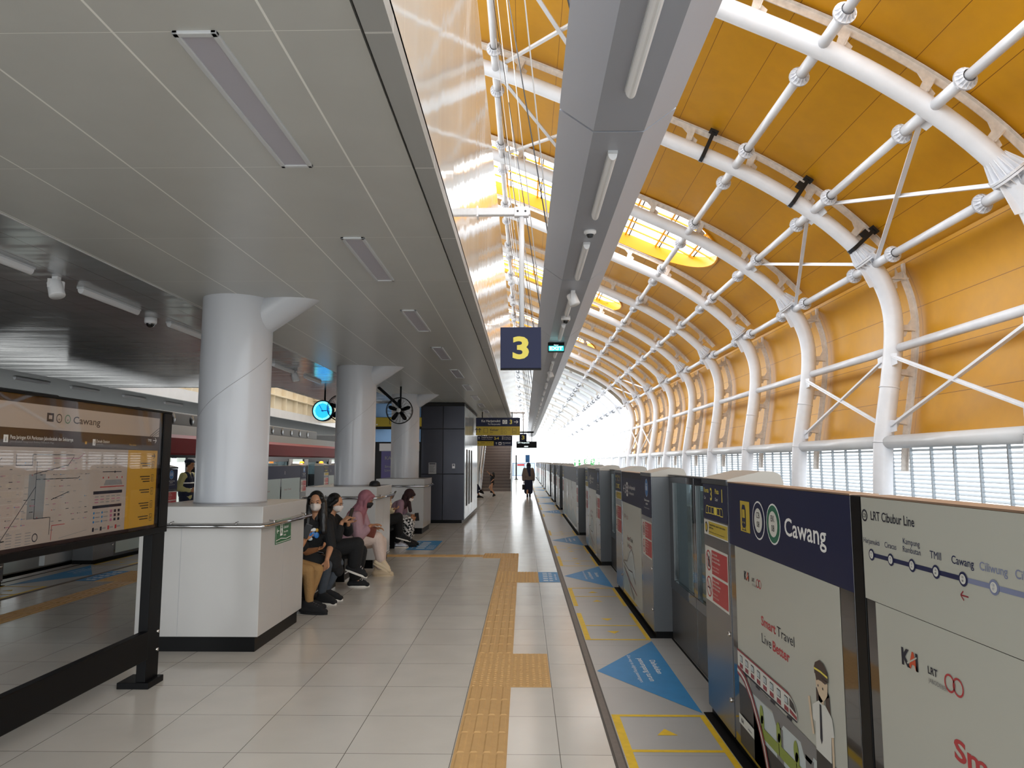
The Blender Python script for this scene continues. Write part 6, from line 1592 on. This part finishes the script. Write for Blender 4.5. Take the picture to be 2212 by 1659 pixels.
# --- third: all in black, profile, crossed legs, holding phone up
J = dict(lat=(0, -1, 0), pelvis=(-2.58, 9.15, .5), chest=(-2.47, 9.12, .83), neck=(-2.42, 9.1, .96), head=(-2.37, 9.1, 1.095), face=(1, -.12, -.32), up=(.3, 0, .95),
         shR=(-2.42, 8.97, .89), elR=(-2.3, 8.93, .70), wrR=(-2.25, 8.97, .875), hdR=((.75, .15, .6), (.3, .5, -.6), -1, .75),
         shL=(-2.42, 9.27, .89), elL=(-2.25, 9.28, .74), wrL=(-2.21, 9.13, .85), hdL=((.5, -.35, .75), (.3, -.6, -.4), 1, .9),
         hpR=(-2.46, 9.05, .53), knR=(-2.08, 9.08, .60), anR=(-2.13, 9.14, .33), toR=(-1.98, 9.14, .24), hpL=(-2.46, 9.26, .5), knL=(-2.1, 9.36, .48), anL=(-2.2, 9.52, .12), toL=(-2.03, 9.55, .04))
t, _ = person((-2.4, 9.15, 0), 'seated person all in black in profile with white mask and crossed legs, raising a phone', J, 'skin')
shirt(t, J, 'cloth_black', 1.0, r=.024, forearm=.55, hem=.02); trousers(t, J, 'cloth_black', .86, r=.03, flare=.02)
shoe(t, (-2.21, 9.12, .27), (-1.97, 9.16, .175), 'cloth_black', 'sole_white', 1.0, 'sign_text'); shoe(t, (-2.27, 9.54, 0), (-2.02, 9.56, 0), 'cloth_black', 'sole_white', 1.0, 'sign_text')
H = V(J['head']); hair(t, J['head'], J['face'], J['up'], 1.03, [[(H + V((-.05, 0, .0)), .08), (H + V((-.11, .0, -.12)), .075), (H + V((-.16, .0, -.26)), .06), (H + V((-.18, 0, -.38)), .035)]]); face_parts(t, J['head'], J['face'], J['up'], 1.0, 'mask_white')
phone((-2.155, 9.03, .97), (.3, .95, 0), (.3, 0, .95), 'phone_dark', 'dark phone raised by the person in black', 'phones held in hands')
# --- fourth: pink hijab, black mask, cream trousers
J = dict(lat=(0, -1, 0), pelvis=(-2.52, 10.12, .5), chest=(-2.36, 10.1, .80), neck=(-2.28, 10.1, .94), head=(-2.2, 10.1, 1.085), face=(1, -.05, -.45), up=(.4, 0, .9),
         shR=(-2.3, 9.95, .87), elR=(-2.25, 9.92, .62), wrR=(-2.10, 9.98, .75), hdR=((.95, .2, .1), (.1, .1, -1), 1, .5),
         shL=(-2.3, 10.26, .87), elL=(-2.22, 10.3, .64), wrL=(-2.08, 10.14, .70), hdL=((.9, -.2, 0), (0, -.2, -1), -1, .6),
         hpR=(-2.4, 10.02, .5), knR=(-2.03, 10.05, .58), anR=(-1.98, 10.08, .27), toR=(-1.87, 10.1, .17), hpL=(-2.4, 10.24, .5), knL=(-2.03, 10.32, .5), anL=(-2.05, 10.42, .12), toL=(-1.9, 10.46, .04))
t, _ = person((-2.3, 10.1, 0), 'seated person in pink hijab, black mask and cream trousers looking down', J, 'skin_tan')
shirt(t, J, 'blouse_pink', 1.0, r=.03, forearm=.55, hem=.05, name='blouse'); trousers(t, J, 'trousers_cream', .9, r=.026, flare=.01)
shoe(t, (-2.06, 10.06, .21), (-1.86, 10.1, .09), 'shoe_cream', 'shoe_cream', 1.05, 'sole_white'); shoe(t, (-2.13, 10.42, 0), (-1.87, 10.47, 0), 'shoe_cream', 'shoe_cream', 1.1, 'sole_white')
H = V(J['head']); hijab(t, J['head'], J['face'], J['up'], 'hijab_pink', 1.03, [[(H + V((-.08, 0, -.12)), .1), (H + V((-.15, 0, -.24)), .13), (H + V((-.14, -.02, -.34)), .12)], [(H + V((-.08, -.12, -.2)), .06), (H + V((-.06, -.15, -.42)), .07), (H + V((-.02, -.13, -.5)), .045)]])
face_parts(t, J['head'], J['face'], J['up'], 1.0, 'mask_black')
b = MB(); b.obox((-2.1, 9.98, .66), (.13, .05, .14), Matrix.Rotation(.25, 3, 'Y')); o = b.build('pouch', ['brown_leather'], bevel=.012); tag(o, 'brown leather pouch held by the person in the pink hijab', 'bag')
# --- fifth: hidden behind the second pedestal, cream sleeve and black trousers
J = dict(lat=(0, -1, 0), pelvis=(-2.72, 13.2, .5), chest=(-2.66, 13.2, .80), neck=(-2.64, 13.2, .93), head=(-2.62, 13.2, 1.04), face=(1, 0, -.5), up=(.4, 0, .9),
         shR=(-2.6, 13.05, .87), elR=(-2.5, 13.1, .70), wrR=(-2.44, 13.2, .9), hdR=((.2, .1, 1), (1, 0, 0), -1, .8), shL=(-2.6, 13.35, .87), elL=(-2.5, 13.36, .68), wrL=(-2.4, 13.3, .74), hdL=((.8, -.3, .3), (0, 0, 1), 1, .6),
         hpR=(-2.6, 13.1, .52), knR=(-2.28, 13.15, .62), anR=(-2.3, 13.4, .3), toR=(-2.12, 13.45, .22), hpL=(-2.6, 13.3, .5), knL=(-2.32, 13.4, .5), anL=(-2.4, 13.8, .12), toL=(-2.24, 13.85, .04))
t, _ = person((-2.6, 13.2, 0), 'seated person in black trousers with cream sleeve, half hidden by the second pedestal', J, 'skin', vox=.01)
shirt(t, J, 'cuff_cream', 1, r=.02, forearm=.8, vox=.011); trousers(t, J, 'cloth_black', .9, r=.03, vox=.011); shoe(t, (-2.34, 13.4, .22), (-2.1, 13.45, .15), 'cloth_black', 'sole_white', 1, 'sign_text'); shoe(t, (-2.45, 13.8, 0), (-2.2, 13.85, 0), 'phone_grey', 'sole_white', 1)
hair(t, J['head'], J['face'], J['up'])
phone((-2.37, 13.18, 1.02), (.2, .95, 0), (.45, 0, .85), 'phone_dark', 'dark phone raised above a cream sleeve behind the second pedestal', 'phones held in hands')
# --- sixth: brown hijab, mauve tee, checked skirt, bent forward
J = dict(lat=(0, -1, 0), pelvis=(-2.6, 14.0, .5), chest=(-2.42, 14.0, .76), neck=(-2.32, 14.0, .87), head=(-2.22, 14.0, .96), face=(1, 0, -.8), up=(.65, 0, .75),
         shR=(-2.36, 13.84, .83), elR=(-2.38, 13.8, .6), wrR=(-2.19, 13.86, .55), hdR=((1, .1, -.1), (0, 1, .2), 1, 1.0), shL=(-2.36, 14.16, .83), elL=(-2.34, 14.2, .6), wrL=(-2.15, 14.08, .58), hdL=((1, -.3, 0), (0, -1, 0), 1, .9),
         hpR=(-2.5, 13.9, .5), knR=(-2.2, 13.88, .5), anR=(-2.25, 13.95, .12), toR=(-2.08, 13.95, .04), hpL=(-2.5, 14.1, .5), knL=(-2.2, 14.15, .5), anL=(-2.25, 14.2, .12), toL=(-2.08, 14.22, .04))
t, _ = person((-2.4, 14.0, 0), 'seated person in dark brown hijab and checked skirt bending over a phone', J, 'skin_tan', vox=.01)
shirt(t, J, 'tee_mauve', .9, r=.022, vox=.011); 
b = MB()
for sd in ('L', 'R'):
    el, wr = V(J['el' + sd]), V(J['wr' + sd]); chain(b, [(el, .045), (el + (wr - el) * .75, .035)])
fin(b, 'under_sleeves', 'grey_knit', t, .01)
b = MB()
for sd in ('L', 'R'): chain(b, [(V(J['pelvis']), .13), (V(J['hp' + sd]), .12), (V(J['kn' + sd]), .085), (V(J['an' + sd]) + V((.0, 0, .08)), .09)])
chain(b, [(V((-2.2, 14.0, .47)), .09), (V((-2.24, 14.05, .2)), .09)])
fin(b, 'skirt', 'check_skirt', t, .011)
shoe(t, (-2.3, 13.95, 0), (-2.06, 13.95, 0), 'cloth_black', 'cloth_black'); shoe(t, (-2.3, 14.2, 0), (-2.06, 14.24, 0), 'cloth_black', 'cloth_black')
H = V(J['head']); hijab(t, J['head'], J['face'], J['up'], 'hijab_brown', 1.0, [[(H + V((-.06, 0, -.1)), .08), (H + V((-.12, 0, -.16)), .1)], [(H + V((.0, -.03, -.12)), .04), (H + V((.03, -.03, -.28)), .035)]])
face_parts(t, J['head'], J['face'], J['up'], 1, 'mask_white')
phone((-2.05, 13.9, .57), (1, .1, .1), (0, -.2, 1), 'phone_dark', 'dark phone with light screen held by the person in the checked skirt', 'phones held in hands')
# --- walking woman seen from behind, far down the platform
Yw = 33.6
J = dict(lat=(1, 0, 0), pelvis=(.19, Yw, .86), chest=(.19, Yw, 1.14), neck=(.19, Yw, 1.32), head=(.2, Yw + .02, 1.43), face=(0, 1, -.1), up=(0, 0, 1),
         shR=(.36, Yw, 1.25), elR=(.41, Yw + .02, .98), wrR=(.42, Yw + .06, .74), hdR=((.05, .1, -1), (-1, 0, 0), 1, .4), shL=(.02, Yw, 1.25), elL=(-.04, Yw - .02, .98), wrL=(-.03, Yw, .74), hdL=((0, 0, -1), (1, 0, 0), 1, .9),
         hpR=(.27, Yw, .82), knR=(.26, Yw + .1, .46), anR=(.25, Yw + .06, .1), toR=(.26, Yw + .24, .04), hpL=(.11, Yw, .82), knL=(.13, Yw, .46), anL=(.14, Yw - .18, .12), toL=(.14, Yw - .04, .03))
t, _ = person((.19, Yw, 0), 'walking woman seen from behind in navy hijab, patterned jacket and long dark skirt', J, 'skin', vox=.012)
shirt(t, J, 'batik', 1, r=.035, forearm=.8, hem=.04, name='jacket', vox=.014)
b = MB()
for q in (-1, 1): chain(b, [(V((.19 + q * .06, Yw, .86)), .13), (V((.19 + q * .07, Yw, .5)), .13), (V((.19 + q * .08, Yw, .24)), .12)])
fin(b, 'skirt', 'navy_cloth', t, .014)
hijab(t, J['head'], J['face'], J['up'], 'navy_cloth', 1.05, [[(V((.2, Yw - .06, 1.32)), .1), (V((.22, Yw - .12, 1.16)), .07), (V((.25, Yw - .13, .98)), .05)]])
shoe(t, (.25, Yw + .02, 0), (.26, Yw + .26, 0), 'cloth_black', 'cloth_black'); shoe(t, (.14, Yw - .22, .0), (.14, Yw + .02, .0), 'cloth_black', 'cloth_black')
b = MB(); b.box(-.1, .0, Yw - .13, Yw + .13, .33, .56, 0); b.tube([(-.05, Yw - .08, .56), (-.045, Yw - .06, .66), (-.04, Yw + .06, .66), (-.05, Yw + .08, .56)], .01, 8); o = b.build('handbag', ['cloth_black']); tag(o, 'dark handbag carried by the walking woman', 'bag')
# --- running child
Yc = 33.7; k = .68
J = dict(lat=(.3, 1, 0), pelvis=(-1.50, Yc, .66), chest=(-1.49, Yc, .86), neck=(-1.48, Yc, .94), head=(-1.47, Yc, 1.03), face=(-1, .1, .1), up=(0, 0, 1),
         shR=(-1.50, Yc + .1, .92), elR=(-1.6, Yc + .1, 1.03), wrR=(-1.7, Yc + .1, 1.13), shL=(-1.49, Yc - .1, .92), elL=(-1.42, Yc - .12, .8), wrL=(-1.5, Yc - .14, .72),
         hpR=(-1.5, Yc + .06, .63), knR=(-1.62, Yc + .06, .42), anR=(-1.48, Yc + .06, .22), toR=(-1.5, Yc + .06, .18), hpL=(-1.5, Yc - .06, .63), knL=(-1.52, Yc - .06, .36), anL=(-1.38, Yc - .06, .1), toL=(-1.43, Yc - .06, .02))
t, _ = person((-1.5, Yc, 0), 'small child running with one arm raised in front of the staircase', J, 'skin', k=k, vox=.01, hands=False)
shirt(t, J, 'cloth_black', .6, k=k, r=.025); b = MB(); chain(b, [(V(J['pelvis']), .095), (V(J['pelvis']) + V((0, 0, -.06)), .1)]); fin(b, 'shorts', 'cloth_black', t, .012)
hair(t, J['head'], J['face'], J['up'], .8, [[(V((-1.42, Yc, 1.0)), .05), (V((-1.40, Yc, .92)), .04)]]); face_parts(t, J['head'], J['face'], J['up'], k)
shoe(t, (-1.46, Yc + .06, .16), (-1.6, Yc + .06, .2), 'cloth_black', 'cloth_black', .7); shoe(t, (-1.34, Yc - .06, .05), (-1.46, Yc - .06, .0), 'cloth_black', 'cloth_black', .7)
# --- seated person beyond the cabin, only legs show
J = dict(lat=(0, -1, 0), pelvis=(-2.6, 32.4, .5), chest=(-2.62, 32.4, .84), neck=(-2.6, 32.4, 1.0), head=(-2.58, 32.4, 1.14), face=(1, 0, -.2), up=(0, 0, 1),
         shR=(-2.6, 32.24, .9), elR=(-2.5, 32.2, .66), wrR=(-2.35, 32.25, .6), shL=(-2.6, 32.56, .9), elL=(-2.5, 32.6, .66), wrL=(-2.35, 32.55, .6),
         hpR=(-2.45, 32.3, .5), knR=(-2.15, 32.3, .5), anR=(-2.02, 32.3, .14), toR=(-1.85, 32.3, .06), hpL=(-2.45, 32.5, .5), knL=(-2.12, 32.5, .56), anL=(-1.96, 32.5, .32), toL=(-1.88, 32.5, .24))
t, _ = person((-2.4, 32.4, 0), 'seated person whose crossed legs and dark shoes show beyond the cabin', J, 'skin', vox=.012, hands=False)
shirt(t, J, 'cloth_black', .9, vox=.014); trousers(t, J, 'navy_cloth', .7, vox=.014); hair(t, J['head'], J['face'], J['up'])
shoe(t, (-2.08, 32.3, 0), (-1.82, 32.3, 0), 'cloth_black', 'sole_white'); shoe(t, (-2.02, 32.5, .25), (-1.82, 32.5, .18), 'cloth_black', 'cloth_black')
b = MB(); b.box(-2.95, -2.42, 31.6, 33.2, .36, .41, 0); 
for y in (31.7, 33.0): b.box(-2.9, -2.5, y, y + .1, 0, .36, 0)
tag(b.build('bench', ['board_black']), 'low bench hidden behind the cabin under a seated person', 'bench')
# --- guard by the left gates
Xg, Yg = -7.0, 15.0
J = dict(lat=(-.2, 1, 0), pelvis=(Xg - .02, Yg, .92), chest=(Xg - .02, Yg, 1.22), neck=(Xg - .01, Yg, 1.4), head=(Xg + .02, Yg, 1.55), face=(1, -.1, -.25), up=(0, 0, 1),
         shR=(Xg - .03, Yg - .17, 1.33), elR=(Xg - .09, Yg - .22, 1.08), wrR=(Xg + .1, Yg - .1, 1.02), hdR=((1, .4, .1), (0, 1, 0), 1, .7), shL=(Xg, Yg + .17, 1.33), elL=(Xg + .0, Yg + .22, 1.08), wrL=(Xg + .12, Yg + .08, 1.04), hdL=((1, -.4, .1), (0, -1, 0), 1, .7),
         hpR=(Xg - .02, Yg - .09, .88), knR=(Xg + .0, Yg - .1, .5), anR=(Xg - .03, Yg - .1, .1), toR=(Xg + .13, Yg - .1, .04), hpL=(Xg - .02, Yg + .09, .88), knL=(Xg, Yg + .1, .5), anL=(Xg - .03, Yg + .1, .1), toL=(Xg + .13, Yg + .1, .04))
t, _ = person((Xg, Yg, 0), 'standing guard in cap and pale sleeves with dark vest by the left track gates', J, 'skin_tan', vox=.011)
shirt(t, J, 'hi_vis', 1, r=.02, forearm=.85, vox=.012)
b = MB(); P, C = V(J['pelvis']), V(J['chest'])
for q in (-1, 1): chain(b, [(P + V((0, q * .06, .04)), .142), (C + V((0, q * .06, 0)), .136), (C + V((0, q * .07, .09)), .1)])
fin(b, 'vest', 'navy_cloth', t, .012)
for z in (1.06, 1.18):
    b = MB(); pts = [(Xg - .02 + .145 * math.cos(a * math.pi / 14), Yg + .2 * math.sin(a * math.pi / 14), z) for a in range(29)]
    b.tube(pts, .014, 6); b.build('reflective_band', ['sign_text'], t)
trousers(t, J, 'navy_cloth', .95, r=.02, vox=.012); hair(t, J['head'], J['face'], J['up'], .96); face_parts(t, J['head'], J['face'], J['up'], 1)
b = MB(); b.ell(V(J['head']) + V((-.01, 0, .07)), (.1, .09, .06), 18, 10); b.ell(V(J['head']) + V((.09, 0, .06)), (.07, .07, .012), 16, 8); b.build('cap', ['navy_cloth'], t)
shoe(t, (Xg - .1, Yg - .1, 0), (Xg + .16, Yg - .1, 0), 'cloth_black', 'cloth_black'); shoe(t, (Xg - .1, Yg + .1, 0), (Xg + .16, Yg + .1, 0), 'cloth_black', 'cloth_black')
